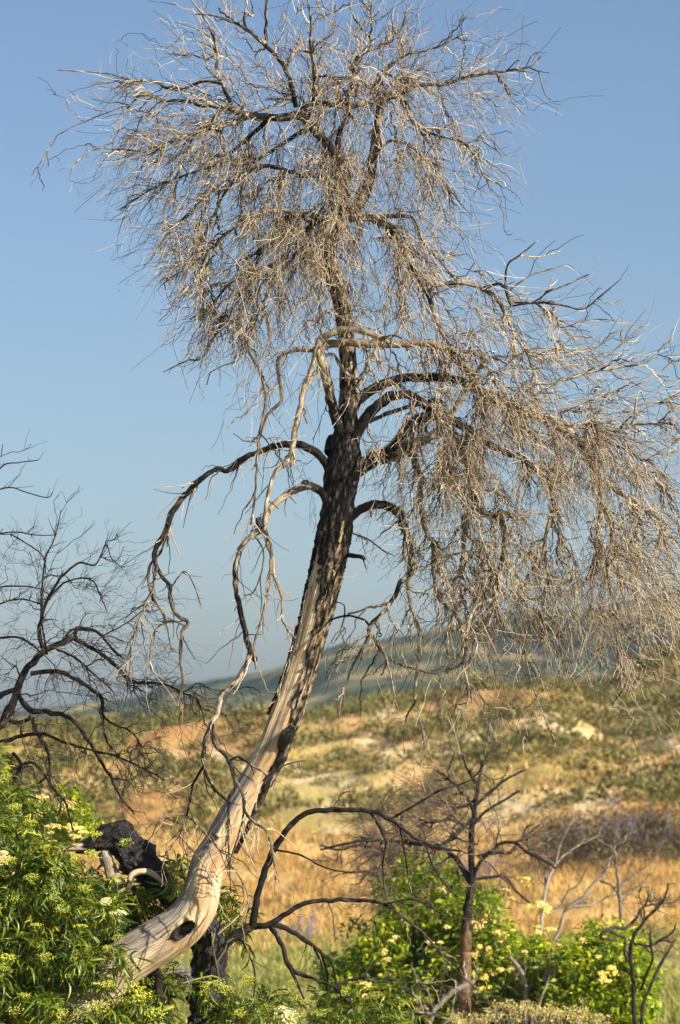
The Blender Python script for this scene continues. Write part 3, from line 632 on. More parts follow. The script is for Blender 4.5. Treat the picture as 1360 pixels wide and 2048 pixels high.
B_c = (.95, .6); G = (.35, .25); Pp = (.1, 0)
LIMBS = [
 # crown fork, left
 ((.45, .5), (0, -.15), [(686, 440, 13), (684, 400, 12), (690, 350, 11), (672, 312, 10), (650, 285, 10), (622, 252, 9), (600, 232, 9), (560, 236, 8), (520, 232, 7), (490, 230, 7), (455, 214, 5)]),
 ((.3, .4), (0, .2), [(690, 436, 13), (715, 412, 12), (733, 380, 11), (742, 345, 10), (746, 310, 9), (752, 275, 9), (758, 240, 9), (762, 210, 9), (765, 192, 8)]),
 ((.8, .5), None, [(684, 345, 7), (679, 310, 6), (677, 275, 6), (684, 250, 5), (697, 225, 4), (700, 200, 3)]),
 ((.5, .4), None, [(455, 214, 5), (405, 211, 4), (370, 202, 3.5), (325, 200, 3), (290, 189, 2.5), (265, 205, 2), (250, 228, 1.5)]),
 ((.5, .3), None, [(462, 207, 5), (445, 170, 4), (434, 135, 3.5), (435, 105, 3), (422, 62, 2.5), (402, 25, 2), (378, -5, 1.5)]),
 ((.5, .2), None, [(442, 166, 4), (405, 163, 3), (352, 180, 3), (310, 165, 2.5), (262, 160, 2), (220, 148, 1.8), (165, 143, 1.5), (112, 140, 1)]),
 ((.3, .2), None, [(592, 215, 5.5), (585, 180, 5), (572, 142, 4.5), (555, 115, 4), (530, 90, 4), (495, 60, 3.5), (468, 45, 3), (430, 32, 2), (390, 28, 1.5)]),
 ((.3, .2), None, [(531, 94, 4), (532, 60, 3.2), (532, 25, 3), (534, -8, 2.5)]),
 ((.3, .2), None, [(494, 60, 3), (488, 38, 2.5), (494, 10, 2.2), (490, -8, 2)]),
 ((.7, .4), None, [(627, 212, 4.5), (628, 180, 4), (627, 140, 3), (620, 90, 2.5), (622, 50, 2), (615, -5, 1.5)]),
 ((.4, .2), None, [(694, 210, 4), (705, 145, 3.5), (716, 110, 3), (742, 85, 3), (708, 35, 2), (697, -5, 1.5)]),
 ((.4, .3), None, [(700, 140, 3), (730, 105, 2.5), (760, 95, 2), (800, 60, 2), (812, 20, 1.5)]),
 ((.6, .4), None, [(600, 215, 5), (640, 205, 5), (690, 215, 5), (720, 208, 6), (765, 195, 7)]),
 ((.5, .3), None, [(765, 192, 7), (797, 190, 6.5), (835, 170, 5), (885, 170, 4), (930, 155, 3.5), (985, 145, 3), (1015, 142, 2.5), (1060, 133, 2), (1082, 112, 1.2)]),
 ((.6, .4), None, [(742, 190, 5), (760, 152, 4), (785, 125, 3.5), (815, 110, 2.5), (870, 96, 2), (935, 64, 1.2)]),
 ((.5, .3), None, [(797, 190, 5), (815, 215, 5), (827, 243, 4), (848, 258, 4), (872, 270, 3), (925, 285, 2.5), (955, 320, 2), (968, 352, 1.8), (1005, 372, 1.2)]),
 ((.4, .3), None, [(738, 350, 5), (760, 300, 3), (790, 280, 3), (830, 300, 2.5), (870, 340, 2), (900, 390, 1.5)]),
 ((.6, .3), None, [(686, 436, 8), (645, 438, 6), (602, 430, 6), (562, 460, 5), (522, 502, 4), (500, 560, 3.5), (472, 602, 3), (435, 660, 2.5), (405, 715, 2), (372, 722, 1.6), (325, 745, 1)]),
 ((.5, .3), (None, -.6), [(657, 490, 7), (612, 492, 5), (572, 530, 4), (542, 572, 3.5), (520, 622, 3), (495, 652, 2.5), (492, 700, 2)]),
 ((.5, .2), (None, -.7), [(684, 350, 6), (640, 350, 5), (595, 350, 4.5), (540, 332, 4), (482, 350, 3.5), (425, 382, 3), (372, 432, 2.5), (332, 472, 2), (300, 522, 1.5)]),
 ((.5, .3), (None, .8), [(622, 252, 6), (562, 290, 4), (502, 330, 3.5), (452, 382, 3), (422, 442, 2.5), (392, 502, 2), (362, 560, 1.5)]),
 ((.4, .2), (None, -.5), [(500, 232, 6), (452, 250, 4), (402, 260, 4), (352, 280, 3), (302, 300, 2.5), (250, 300, 2), (190, 298, 1.5), (152, 325, 1.5), (140, 350, 1)]),
 ((.4, .2), (None, .5), [(540, 236, 5), (480, 290, 4), (430, 330, 3), (370, 350, 2.5), (300, 380, 2), (240, 420, 1.3)]),
 ((.5, .2), (None, .8), [(640, 440, 5), (600, 470, 4), (560, 520, 4), (470, 560, 3), (430, 600, 2.4), (380, 640, 1.6)]),
 ((.4, .2), (None, -.9), [(600, 430, 5), (550, 420, 4), (490, 440, 3.5), (430, 490, 2.8), (390, 560, 2.2), (350, 600, 1.5)]),
 # crown, right side
 ((.7, .2), None, [(690, 436, 11), (735, 433, 9), (760, 441, 9), (788, 465, 8), (810, 500, 7.5), (833, 545, 7), (852, 580, 6.5), (868, 622, 5), (882, 662, 4), (905, 700, 3)]),
 ((.5, .2), (None, .6), [(745, 435, 5), (810, 432, 4), (832, 450, 3.5), (850, 490, 3), (880, 522, 2.5), (912, 562, 2)]),
 ((.3, .2), (None, .3), [(852, 588, 5), (880, 569, 4.5), (930, 567, 4.5), (970, 581, 4.5), (1000, 606, 4.2), (1016, 640, 3.5), (1030, 672, 3), (1052, 704, 2.5), (1075, 760, 2)]),
 ((.8, .5), None, [(966, 577, 4), (980, 573, 3.5), (997, 567, 3), (1010, 578, 3.5), (1021, 610, 2.5)]),
 ((.5, .3), None, [(1010, 577, 2.4), (1015, 530, 2), (1040, 510, 1.7), (1072, 484, 1)]),
 ((.4, .2), None, [(1040, 512, 1.5), (1080, 513, 1.3), (1122, 502, 1)]),
 ((.4, .2), None, [(1020, 580, 1.7), (1062, 550, 1.5), (1100, 539, 1.3), (1133, 528, 1)]),
 ((.4, .2), None, [(1022, 612, 2), (1066, 604, 2), (1100, 582, 1.8), (1130, 571, 1.6), (1178, 548, 1.3)]),
 ((.3, .1), None, [(1030, 605, 2), (1110, 608, 2), (1165, 618, 1.5), (1200, 592, 1.2), (1242, 558, 1)]),
 ((.3, .1), None, [(1066, 604, 1.8), (1112, 632, 1.8), (1122, 655, 1.4), (1175, 640, 1.2), (1230, 640, 1)]),
 # forward limb with the two arches
 ((.95, .35), (0, -.3), [(690, 890, 13), (676, 850, 11), (665, 812, 10), (656, 770, 10), (645, 728, 10), (633, 697, 10)]),
 ((.25, .1), (-.3, -.45), [(632, 700, 8), (644, 678, 8), (680, 661, 7.5), (720, 661, 6.5), (750, 671, 6), (768, 680, 7)]),
 ((.2, .1), (-.3, .1), [(638, 706, 8), (652, 690, 8.5), (700, 685, 8.5), (760, 688, 8), (805, 688, 7.5), (850, 686, 7.5), (886, 696, 8), (916, 716, 8), (942, 748, 7), (952, 776, 6.5), (978, 792, 5), (1005, 815, 4), (1030, 860, 3)]),
 ((.1, 0), None, [(760, 690, 4.5), (738, 718, 3.5), (728, 745, 3.2), (716, 758, 3), (692, 746, 3), (676, 726, 2.5), (668, 709, 2.6), (652, 712, 3.2), (632, 744, 3.5), (608, 782, 4)]),
 ((.4, .3), None, [(632, 705, 6), (622, 740, 5), (606, 785, 5), (597, 830, 6), (590, 862, 6), (583, 905, 6), (579, 920, 6), (556, 940, 4), (541, 968, 4), (534, 1002, 4), (529, 1040, 4), (531, 1075, 4), (544, 1112, 4), (548, 1150, 3.5), (563, 1192, 3), (566, 1240, 2.8), (585, 1270, 2.5)]),
 ((.1, 0), None, [(628, 702, 4), (600, 700, 4), (575, 705, 3.5), (556, 722, 4), (560, 770, 3.5), (563, 800, 3.5), (537, 828, 3.2), (522, 862, 3), (515, 905, 2.4), (512, 960, 2.2), (508, 1010, 2.2), (500, 1050, 1.6)]),
 ((.2, 0), None, [(495, 655, 3), (500, 705, 3), (520, 742, 3), (532, 800, 3), (520, 860, 2.4), (514, 880, 2)]),
 ((.3, .1), None, [(668, 708, 2.4), (690, 745, 2), (700, 790, 1.8), (684, 812, 2), (683, 850, 2), (672, 885, 2), (668, 892, 1.8)]),
 # arcs to the right
 ((.9, .2), (0, .35), [(697, 860, 12), (706, 815, 11), (740, 782, 10), (780, 763, 9), (820, 755, 9), (860, 755, 9), (900, 757, 9), (940, 770, 9), (985, 795, 10), (1050, 822, 11), (1100, 840, 11), (1142, 867, 10), (1175, 902, 9), (1198, 960, 8), (1203, 1012, 6), (1196, 1062, 5), (1190, 1110, 4)]),
 ((.95, .4), (0, -.35), [(700, 895, 14), (718, 858, 12), (745, 820, 11), (770, 800, 10), (795, 790, 9.5), (822, 790, 8.5), (850, 812, 8), (870, 832, 6), (882, 862, 5), (897, 905, 5), (905, 960, 4)]),
 ((.8, .6), None, [(738, 843, 4.5), (780, 825, 4.2), (832, 810, 4), (872, 800, 3)]),
 ((.95, .3), (0, .2), [(694, 945, 22), (722, 932, 17), (752, 918, 15), (778, 905, 15), (800, 880, 14), (820, 852, 12), (850, 834, 11), (882, 832, 10), (922, 850, 9), (962, 880, 8), (1002, 900, 7), (1052, 922, 6), (1092, 962, 5), (1112, 1012, 4), (1120, 1080, 3)]),
 ((.15, 0), (None, -.4), [(785, 915, 10), (830, 890, 10), (870, 866, 8), (900, 832, 6), (925, 790, 5.5), (946, 750, 5)]),
 ((.3, .1), (None, -.5), [(880, 834, 8), (905, 862, 7.5), (922, 892, 7), (936, 930, 7.5), (945, 972, 7.5), (955, 1012, 7), (975, 1027, 6.5), (1000, 1040, 6), (1008, 1070, 6), (1007, 1110, 5.5), (994, 1150, 4.5), (985, 1200, 4), (1000, 1232, 3.5), (1018, 1268, 3)]),
 ((.1, .1), None, [(955, 1018, 7), (932, 1031, 6.5), (930, 1060, 5.5), (950, 1082, 4.5), (985, 1095, 3)]),
 ((.6, .2), None, [(930, 1060, 4), (925, 1120, 4), (920, 1180, 3), (932, 1216, 3)]),
 ((.05, .05), (-.2, .2), [(868, 972, 5), (935, 976, 6), (985, 979, 4)]),
 ((.2, .1), None, [(985, 1200, 3.5), (950, 1215, 3.5), (935, 1260, 3), (925, 1320, 2.5), (938, 1380, 2), (930, 1420, 1.5)]),
 ((.8, .2), (0, -.3), [(700, 1035, 10), (722, 1018, 9), (755, 1009, 9), (785, 1016, 9), (805, 1040, 8), (815, 1080, 7), (825, 1120, 7), (820, 1146, 6.5), (800, 1166, 5), (790, 1192, 4.5), (765, 1226, 4), (738, 1255, 4.5), (746, 1276, 4), (766, 1300, 3), (780, 1345, 2), (790, 1400, 1.5)]),
 ((.1, 0), None, [(822, 1080, 4), (818, 1130, 3.5), (815, 1170, 3.5), (822, 1212, 3.5), (838, 1262, 3.2), (835, 1330, 3.2), (830, 1400, 3), (845, 1462, 2), (850, 1515, 1.3)]),
 ((.6, .3, .1, 0), (-.2, -.6), [(806, 880, 8), (822, 905, 7), (834, 935, 6.5), (840, 962, 6), (842, 1010, 6), (850, 1055, 5), (866, 1092, 5), (868, 1150, 4.5), (880, 1198, 4.5), (912, 1228, 4.5), (928, 1265, 5), (934, 1300, 4.5), (929, 1330, 4)]),
 ((.4, .1), (.2, .5), [(1160, 890, 7), (1190, 940, 6), (1230, 980, 5), (1280, 1010, 4), (1320, 1060, 3), (1345, 1130, 2)]),
 ((.4, .1), None, [(1100, 842, 6), (1150, 850, 5), (1200, 862, 4), (1262, 850, 3.5), (1272, 795, 2.5)]),
 ((.5, .1), None, [(1203, 1000, 6), (1225, 1060, 5), (1215, 1140, 4), (1230, 1220, 3), (1235, 1300, 2.4), (1245, 1380, 1.8)]),
 ((.3, .1), None, [(1110, 1010, 4), (1090, 1080, 3.6), (1095, 1160, 3.2), (1070, 1230, 2.6), (1050, 1300, 2), (1075, 1400, 1.6), (1110, 1480, 1)]),
 ((.2, 0), None, [(1005, 815, 4), (1060, 772, 3), (1110, 765, 2.4), (1180, 745, 2.4), (1240, 735, 2), (1300, 720, 1.6), (1338, 672, 1)]),
 ((.2, 0), None, [(1060, 800, 3), (1120, 760, 2.2), (1180, 740, 1.8), (1240, 690, 1.4), (1285, 650, 1)]),
 ((.2, 0), None, [(1100, 835, 2.5), (1180, 800, 2), (1260, 775, 1.6), (1310, 750, 1.3), (1365, 715, 1)]),
 ((.1, 0), None, [(1175, 902, 3), (1230, 890, 2.5), (1290, 930, 2.2), (1340, 1010, 2), (1375, 1100, 1.5)]),
 # arcs to the left
 ((.95, .15), (0, -.5), [(668, 965, 11), (655, 935, 10), (640, 912, 9.5), (610, 893, 9.5), (575, 888, 8.5), (540, 896, 7.5), (500, 910, 6.5), (478, 925, 8), (455, 941, 6.5), (435, 938, 5.5), (400, 960, 6.5), (362, 1000, 6.5), (342, 1030, 7.5), (332, 1060, 6), (315, 1090, 6), (308, 1112, 5.5), (316, 1140, 4.5), (330, 1160, 4.2), (342, 1172, 4), (339, 1192, 4.2), (350, 1225, 4.4), (375, 1246, 4.5), (364, 1265, 3.2), (360, 1310, 3), (365, 1362, 2.5), (358, 1420, 1.4)]),
 ((.3, .1), None, [(335, 1055, 3.4), (326, 1095, 3), (309, 1120, 3.4), (297, 1140, 3.6), (303, 1190, 3.2), (325, 1225, 3), (336, 1262, 2.2), (341, 1295, 1.2)]),
 ((.6, .3), None, [(332, 1160, 2), (345, 1170, 2), (368, 1143, 1.7), (386, 1166, 1.3), (402, 1212, .9)]),
 ((.1, 0), None, [(368, 1250, 2.6), (340, 1242, 2.4), (312, 1258, 2), (301, 1300, 1.8), (302, 1345, 1.5)]),
 ((.3, 0), None, [(300, 1190, 2.6), (280, 1235, 2.2), (262, 1290, 1.8), (250, 1350, 1.4)]),
 ((.3, 0), None, [(315, 1130, 2.4), (305, 1180, 2.4), (290, 1210, 2), (275, 1250, 1.5), (270, 1290, 1.2)]),
 ((.85, .05, .5, .1, .6), (0, -.65), [(668, 1070, 11), (660, 1030, 11), (652, 1000, 10.5), (640, 981, 10), (615, 972, 9.5), (580, 985, 8.5), (546, 1012, 7.5), (530, 1040, 8), (526, 1056, 9), (502, 1070, 7), (481, 1100, 6.5), (470, 1142, 6.5), (475, 1190, 6.5), (485, 1242, 6.5), (497, 1290, 6.5), (500, 1312, 7), (481, 1350, 6.5), (462, 1375, 6), (442, 1388, 6.5), (437, 1420, 6), (424, 1445, 5.5), (410, 1480, 5), (407, 1520, 4.5), (413, 1548, 4), (430, 1578, 3.5), (462, 1608, 3)]),
 ((.7, .2), None, [(424, 1448, 4.5), (430, 1488, 4.5), (456, 1516, 4.5), (470, 1560, 4), (485, 1585, 3.6), (490, 1622, 3), (506, 1642, 3), (532, 1662, 2.6), (545, 1702, 2.2), (552, 1760, 1.6)]),
 ((.6, .1), None, [(408, 1532, 3.6), (388, 1565, 3.2), (378, 1610, 2.8), (360, 1670, 2.4), (335, 1700, 2), (322, 1745, 1.2)]),
 ((.1, 0), None, [(360, 1672, 2.2), (380, 1695, 2), (410, 1735, 1.8), (430, 1780, 1.2)]),
 ((.8, .4), None, [(462, 1520, 2.8), (475, 1514, 2.6), (500, 1528, 2.4), (535, 1550, 1.6)]),
 ((.4, .1), None, [(485, 1590, 2.6), (485, 1640, 2.4), (458, 1728, 2.2), (456, 1725, 1.5)]),
 ((.5, .1), None, [(458, 1590, 2.8), (457, 1650, 2.4), (458, 1728, 2.2)]),
 ((.1, 0), None, [(458, 1728, 2), (480, 1755, 1.6), (497, 1800, 1.5), (480, 1850, 1.2)]),
 ((0, 0), None, [(370, 1628, 2.2), (340, 1632, 2.2), (305, 1645, 1.8), (276, 1650, 1.2)]),
 ((.2, 0), None, [(370, 1628, 2.2), (400, 1655, 2), (440, 1700, 1.8), (470, 1720, 1.2)]),
 ((0, 0), None, [(555, 1540, 1.6), (575, 1528, 1.6), (612, 1521, 1.2)]),
 ((.2, 0), (None, -.5), [(530, 1060, 3), (542, 1095, 3), (540, 1150, 2.8), (532, 1200, 2.6), (520, 1250, 2.2), (508, 1290, 2), (512, 1340, 1.5)]),
 ((.2, 0), None, [(508, 1070, 1.8), (528, 1110, 1.7), (510, 1180, 1.3), (485, 1190, 1)]),
 ((.9, .7), None, [(690, 1110, 5), (712, 1112, 4.5), (730, 1119, 3.5)]),
 ((.6, .3), None, [(727, 1119, 1.8), (733, 1140, 1.2)]),
 ((.3, .3), None, [(700, 1065, 1.6), (735, 1078, 1.6), (765, 1100, 1.4), (790, 1112, 1)]),
 ((.8, .7), None, [(655, 1242, 2), (688, 1232, 2.2), (720, 1236, 2.2), (740, 1252, 2.4)]),
 ((.8, .7), None, [(689, 1232, 1.5), (688, 1210, 1.3), (670, 1203, 1)]),
 ((.7, .4), None, [(740, 1270, 3.2), (720, 1305, 2.8), (700, 1345, 2.4), (682, 1400, 1.6), (678, 1440, 1)]),
 ((.6, .3), None, [(745, 1275, 2.6), (770, 1310, 2.4), (800, 1330, 2), (850, 1345, 1.6), (890, 1380, 1)]),
 ((.9, .9), None, [(656, 905, 8), (660, 880, 8), (664, 870, 6)]),
 ((.2, 0), None, [(655, 700, 1.8), (640, 640, 1.6), (664, 627, 1.6), (720, 650, 1.4), (760, 662, 1.2)]),
]
for (chv, dy, pts) in LIMBS:
    if pts[0][1] < 640 and len(pts) > 3: chv = (max(chv[0], .62), max(chv[-1], .45))
    elif pts[0][0] < 680 and pts[-1][0] < 480 and pts[0][1] > 900: chv = tuple(min(1, c_+.22) for c_ in chv); pts = [(x_, y_, r_*.86) for x_, y_, r_ in pts]
    elif pts[0][0] > 780 and 750 < pts[0][1] < 1060: chv = tuple(max(c_, .38) for c_ in chv)
    o, _p = limb(sk, pts, ch=chv, dy=dy, name='limb', mat_=M_bark, parent=tree)
blobtube('knot', [(604, 972, 6), (610, 966, 8), (618, 966, 5)], D0, [-.08, -.08], M_char, tree, 10, .3)
blobtube('knot', [(516, 1035, 5), (519, 1045, 8), (524, 1056, 7)], D0, [-.3, -.3], M_char, tree, 10, .25)
blobtube('knot', [(505, 1313, 4), (510, 1317, 6), (508, 1324, 4)], D0, [-.35, -.35], M_char, tree, 10, .25)

GRID = [
 (0, '00001323344210000'), (1, '00123444555432000'), (2, '01355567776542000'), (3, '01356776656620000'),
 (4, '01246889977520000'), (5, '00136899986510000'), (6, '00026789877310000'), (7, '00003677766543210'),
 (8, '00003665456665332'), (9, '00001233345765443'), (10, '00000122225899865'), (11, '00000112147999986'),
 (12, '00000011037899997'), (13, '00000000026899998'), (14, '00000000015788898'), (15, '00000000013677788'),
 (16, '00000000233444565'), (17, '00000000122332132'), (18, '00000000011121011')]
FLOW = [(150, 145, -1, -.1), (250, 130, -.9, -.4), (200, 250, -.9, .35), (180, 360, -.7, .7), (350, 330, -.6, .9), (450, 300, -.3, 1), (560, 300, -.1, 1), (700, 260, 0, 1), (780, 270, .2, 1), (620, 450, 0, 1), (700, 500, .1, 1), (300, 450, -.75, .65), (330, 300, -.8, .4), (420, 520, -.5, .85), (400, 680, -.4, .9), (500, 400, -.4, .9),
 (550, 650, -.1, 1), (650, 560, 0, 1), (620, 350, -.15, 1), (760, 380, .2, 1), (800, 620, .25, 1), (380, 60, -.6, -.8), (450, 180, -.5, -.5), (600, 50, 0, -1), (620, 150, -.1, -.8), (740, 130, .1, -.9), (800, 40, .2, -1), (920, 90, .7, -.7), (1050, 110, .9, -.4), (1070, 230, .9, .3),
 (900, 250, .45, .9), (970, 360, .5, .9), (880, 480, .6, .8), (930, 560, .7, .4), (1080, 540, .8, -.6), (1200, 580, .7, -.6), (1320, 660, .6, -.8), (1150, 680, .6, .4), (1230, 760, .9, -.2), (1340, 850, .8, .5), (1050, 760, .5, .6),
 (900, 800, .2, 1), (1200, 950, .25, 1), (1000, 1000, 0, 1), (850, 950, -.2, 1), (1340, 1050, .6, .8), (1340, 1250, .6, .8), (1150, 1150, .1, 1), (1060, 1350, .4, 1), (950, 1250, .1, 1), (1000, 1400, .5, .9), (900, 1400, 0, 1), (800, 1300, -.2, 1), (760, 1100, -.5, .9), (1230, 1380, .4, 1), (740, 1350, -.3, 1),
 (450, 850, -.5, .7), (560, 800, -.1, 1), (520, 960, -.2, 1)]
fl = flow_fn(FLOW, D0)
A1 = grid_pts(GRID, 270, D0, .7, power=1.1)
pa, ra, ca = grow(sk, A1, fl, 11, 55, 260, 3.2, 1.9, arch=.45, crook=.018)
parts_from(pa, ra, ca, 'branch', M_bark, tree)
tw = []
A2 = grid_pts(GRID, 4000, D0, .8, power=1.5)
pa, ra, ca = grow(sk, A2, fl, 10, 40, 200, 2.5, 1.5, arch=.45, crook=.026, tipjit=.45, flowk=1.3, near=260)
tw.append(tubes(pa, ra, 4, tone=np.clip(rng.normal(.44, .32, len(pa)), 0, 1)))
A3 = grid_pts(GRID, 16000, D0, .9, power=2.3)
pa, ra, ca = grow(sk, A3, fl, 8, 28, 130, 1.8, 1.05, arch=.3, crook=.03, tipjit=.4, flowk=1.1, near=260)
tw.append(tubes(pa, ra, 3, tone=np.clip(rng.normal(.40, .34, len(pa)), 0, 1)))
selr = (sk.r < 3.2*sk.px)
pa, ra, ca = shoots(sk, 17000, 6, 12, 75, 1.3, .75, fl, sel=selr, spread=.55, curl=.8)
tw.append(tubes(pa, ra, 3, tone=np.clip(rng.normal(.5, .33, len(pa)), 0, 1)))
sel2 = (sk.pos[:, 0] < P(600, 1000, D0)[0]) & (sk.pos[:, 2] < P(600, 870, D0)[2]) & (sk.r > 1.0*sk.px)
pa, ra, ca = shoots(sk, 330, 8, 16, 85, 1.5, .8, fl, sel=sel2, spread=.6, curl=.9)
tw.append(tubes(pa, ra, 4, tone=np.clip(rng.normal(.4, .3, len(pa)), 0, 1)))
V, F, A = merge(tw)
link('twigs', mesh_np('twigs', V, F, A, True), M_twig, tree, 'stuff')

# ------------------------------------------------------------------ burnt tree at the left edge
def small_tree(name, label, cat, D, base, limbs, grid, flow, mt, mtw, nb, nt_, ns, sd=.5, ch=(.6, .4), rk=1.0, twig_r=(1.5, .8), group=None, y0=0, x0=0, cell=80, blen=180, tlen=110, sh=(8, 50)):
    t = thing(name, label, cat, base, group)
    s = Skel(D)
    for i, L in enumerate(limbs):
        limb(s, [(a, b_, r*rk) for a, b_, r in L], ch=ch if i == 0 or len(ch) < 3 else (ch[-2], ch[-1]), dy=((0, rng.normal()*.15) if i == 0 else None), name='trunk' if i == 0 else 'limb', mat_=mt, parent=t)
    f = flow_fn(flow, D)
    parts = []
    if nb:
        pa, ra, ca = grow(s, grid_pts(grid, nb, D, sd, x0, y0, cell, 1.0), f, 9, 30, blen, 2.6*rk, 1.5*rk, arch=.3, crook=.018)
        if len(pa): parts_from(pa, ra, ca, 'branch', mt, t, 5)
    pa, ra, ca = grow(s, grid_pts(grid, nt_, D, sd*1.1, x0, y0, cell), f, 7, 14, tlen, twig_r[0], twig_r[1], arch=.2, crook=.022, tipjit=.5)
    if len(pa): parts.append(tubes(pa, ra, 3))
    pa, ra, ca = shoots(s, ns, 6, sh[0], sh[1], twig_r[1]*1.2, twig_r[1]*.6, f, sel=s.r < 5*s.px*rk, spread=.6, curl=.5)
    parts.append(tubes(pa, ra, 3))
    V, F, A = merge(parts)
    link('twigs', mesh_np('twigs', V, F, A, True), mtw, t, 'stuff')
    return t
LB = [
 [(-190, 2150, 22), (-160, 1800, 16), (-110, 1600, 13), (-45, 1492, 11), (8, 1442, 10), (28, 1400, 9), (45, 1352, 8.5), (65, 1325, 8), (90, 1302, 7.5), (122, 1286, 6.5), (150, 1277, 5.5)],
 [(150, 1279, 5), (190, 1300, 4.5), (226, 1326, 4.5), (262, 1362, 4), (300, 1365, 3), (336, 1371, 2.6), (366, 1386, 2.2), (396, 1402, 1.6), (410, 1450, 1)],
 [(152, 1278, 5), (153, 1260, 4.5), (186, 1260, 3.6), (206, 1275, 3), (226, 1300, 2.8), (248, 1318, 2)],
 [(125, 1287, 3), (140, 1262, 3), (155, 1258, 2.6)],
 [(88, 1303, 6), (79, 1272, 5), (82, 1241, 4.5), (90, 1211, 4), (110, 1172, 3.4), (131, 1146, 3), (160, 1125, 2.4), (190, 1130, 2), (212, 1090, 1.5), (222, 1115, 1.2), (245, 1137, 1)],
 [(82, 1243, 3), (84, 1172, 2.4), (92, 1112, 2), (108, 1080, 1.6), (122, 1020, 1)],
 [(94, 1308, 2.6), (86, 1262, 2), (83, 1240, 2)],
 [(-20, 1278, 3), (30, 1274, 2.6), (60, 1286, 2.4), (80, 1305, 2)],
 [(62, 1347, 6), (110, 1343, 5), (150, 1357, 4.6), (180, 1377, 4.6), (203, 1396, 4.5), (205, 1432, 3.4), (210, 1472, 2.2), (225, 1500, 1.6)],
 [(36, 1390, 6), (60, 1420, 7), (100, 1424, 6), (145, 1440, 5), (176, 1480, 4.4), (200, 1520, 4), (222, 1556, 3.4), (240, 1592, 2.2), (270, 1630, 1.4)],
 [(-60, 1520, 6), (-10, 1490, 5), (40, 1473, 4.6), (86, 1468, 4), (130, 1485, 3.2), (182, 1500, 2.6), (242, 1516, 2.2), (330, 1560, 1.4)],
 [(25, 1405, 6), (10, 1430, 7), (30, 1445, 5), (70, 1436, 5)],
 [(-40, 1420, 8), (-5, 1395, 7), (22, 1381, 6), (45, 1372, 5)],
 [(60, 1432, 4), (76, 1470, 3.4), (96, 1505, 3), (100, 1560, 2)],
 [(-10, 1560, 5), (25, 1540, 4), (60, 1525, 3.6), (86, 1545, 3.4), (110, 1582, 3), (131, 1606, 2.4), (146, 1662, 1.8)],
 [(25, 1505, 4), (42, 1530, 3.6), (30, 1562, 4), (50, 1612, 4.5), (46, 1680, 4), (38, 1730, 3)],
 [(115, 1300, 3), (150, 1315, 2.6), (190, 1350, 2.4), (225, 1380, 1.6)],
 [(-20, 960, 2.4), (8, 930, 1.6), (40, 925, 1.3), (78, 920, 1)],
 [(-20, 985, 1.8), (20, 975, 1.5), (60, 987, 1.3), (96, 995, 1.2), (106, 982, 1)],
 [(-20, 1070, 2), (30, 1064, 1.8), (70, 1070, 1.5), (112, 1070, 1.2)],
 [(20, 1068, 1.8), (50, 1085, 1.6), (85, 1112, 1.5), (92, 1150, 1.2)],
 [(-20, 1175, 2.2), (40, 1172, 2), (82, 1178, 1.6)],
 [(-10, 1210, 2), (40, 1198, 1.8), (80, 1208, 1.6)],
 [(90, 1205, 2.4), (130, 1165, 2.2), (180, 1158, 2), (200, 1190, 1.4), (215, 1225, 1)],
 [(205, 1272, 2), (262, 1240, 1.5), (300, 1205, 1.2)],
]
GL = [(11, '10000'), (12, '11000'), (13, '22210'), (14, '33310'), (15, '33321'), (16, '455521'), (17, '5688741'), (18, '5677642'), (19, '3555431'), (20, '2332211')]
FLL = [(60, 950, .3, -.9), (100, 1050, .2, -1), (200, 1120, .6, -.7), (30, 1150, -.4, -.8), (150, 1250, .6, -.3), (30, 1300, -.6, .3), (250, 1300, .7, .5), (200, 1400, .6, .8), (350, 1400, .7, .6), (100, 1500, .2, 1), (250, 1550, .5, .9), (420, 1500, .7, .8), (350, 1650, .3, 1)]
small_tree('burnt_tree', 'black burnt tree reaching in from the left edge with crooked arching limbs', 'tree', 31.3, (P(-190, 2160, 31.3)), LB, GL, FLL, M_burnt, M_twigdark, 110, 1150, 2600, sd=.55, rk=.86, ch=(.7, .5), twig_r=(1.5, .85))

# ------------------------------------------------------------------ charred snag behind the elbow of the trunk
D1 = 30.7
snag = thing('charred_snag', 'broken black charred log with a ragged top, behind the elbow of the pale trunk', 'tree stump', P(330, 2250, D1))
blobtube('log', [(150, 1700, 7), (175, 1692, 15), (205, 1680, 21), (228, 1672, 25), (248, 1668, 26), (262, 1672, 18)], D1, [-.1, 0], M_char, snag, 40, .34, 6)
blobtube('log', [(235, 1668, 24), (262, 1700, 34), (290, 1735, 32), (325, 1770, 26), (362, 1805, 24), (400, 1850, 26), (415, 1930, 30), (420, 2050, 40), (420, 2250, 50)], D1, [0, .15], M_char, snag, 40, .32, 6)
blobtube('bare_wood', [(122, 1702, 3), (134, 1697, 6), (152, 1694, 8), (176, 1694, 9)], D1, [-.14, -.1], M_heart, snag, 12, .15, tone=.1, char=0)
blobtube('bare_wood', [(257, 1762, 4), (264, 1750, 6), (280, 1743, 6.5), (300, 1745, 6), (318, 1758, 4.5), (334, 1774, 3)], D1, [-.3, -.2], M_heart, snag, 12, .12, tone=.15, char=0)
blobtube('root', [(262, 1758, 6), (254, 1778, 7), (240, 1800, 9), (232, 1840, 10)], D1, [-.28, -.1], M_bark, snag, 12, .25, tone=.3, char=.35)
blobtube('root', [(205, 1700, 12), (222, 1740, 13), (232, 1780, 14), (236, 1850, 14), (235, 2000, 15)], D1, [-.05, -.1], M_bark, snag, 14, .35, tone=.7, char=.15)
stump = thing('charred_stump', 'upright black charred stem right of the elbow of the pale trunk', 'tree stump', P(445, 2280, 30.25))
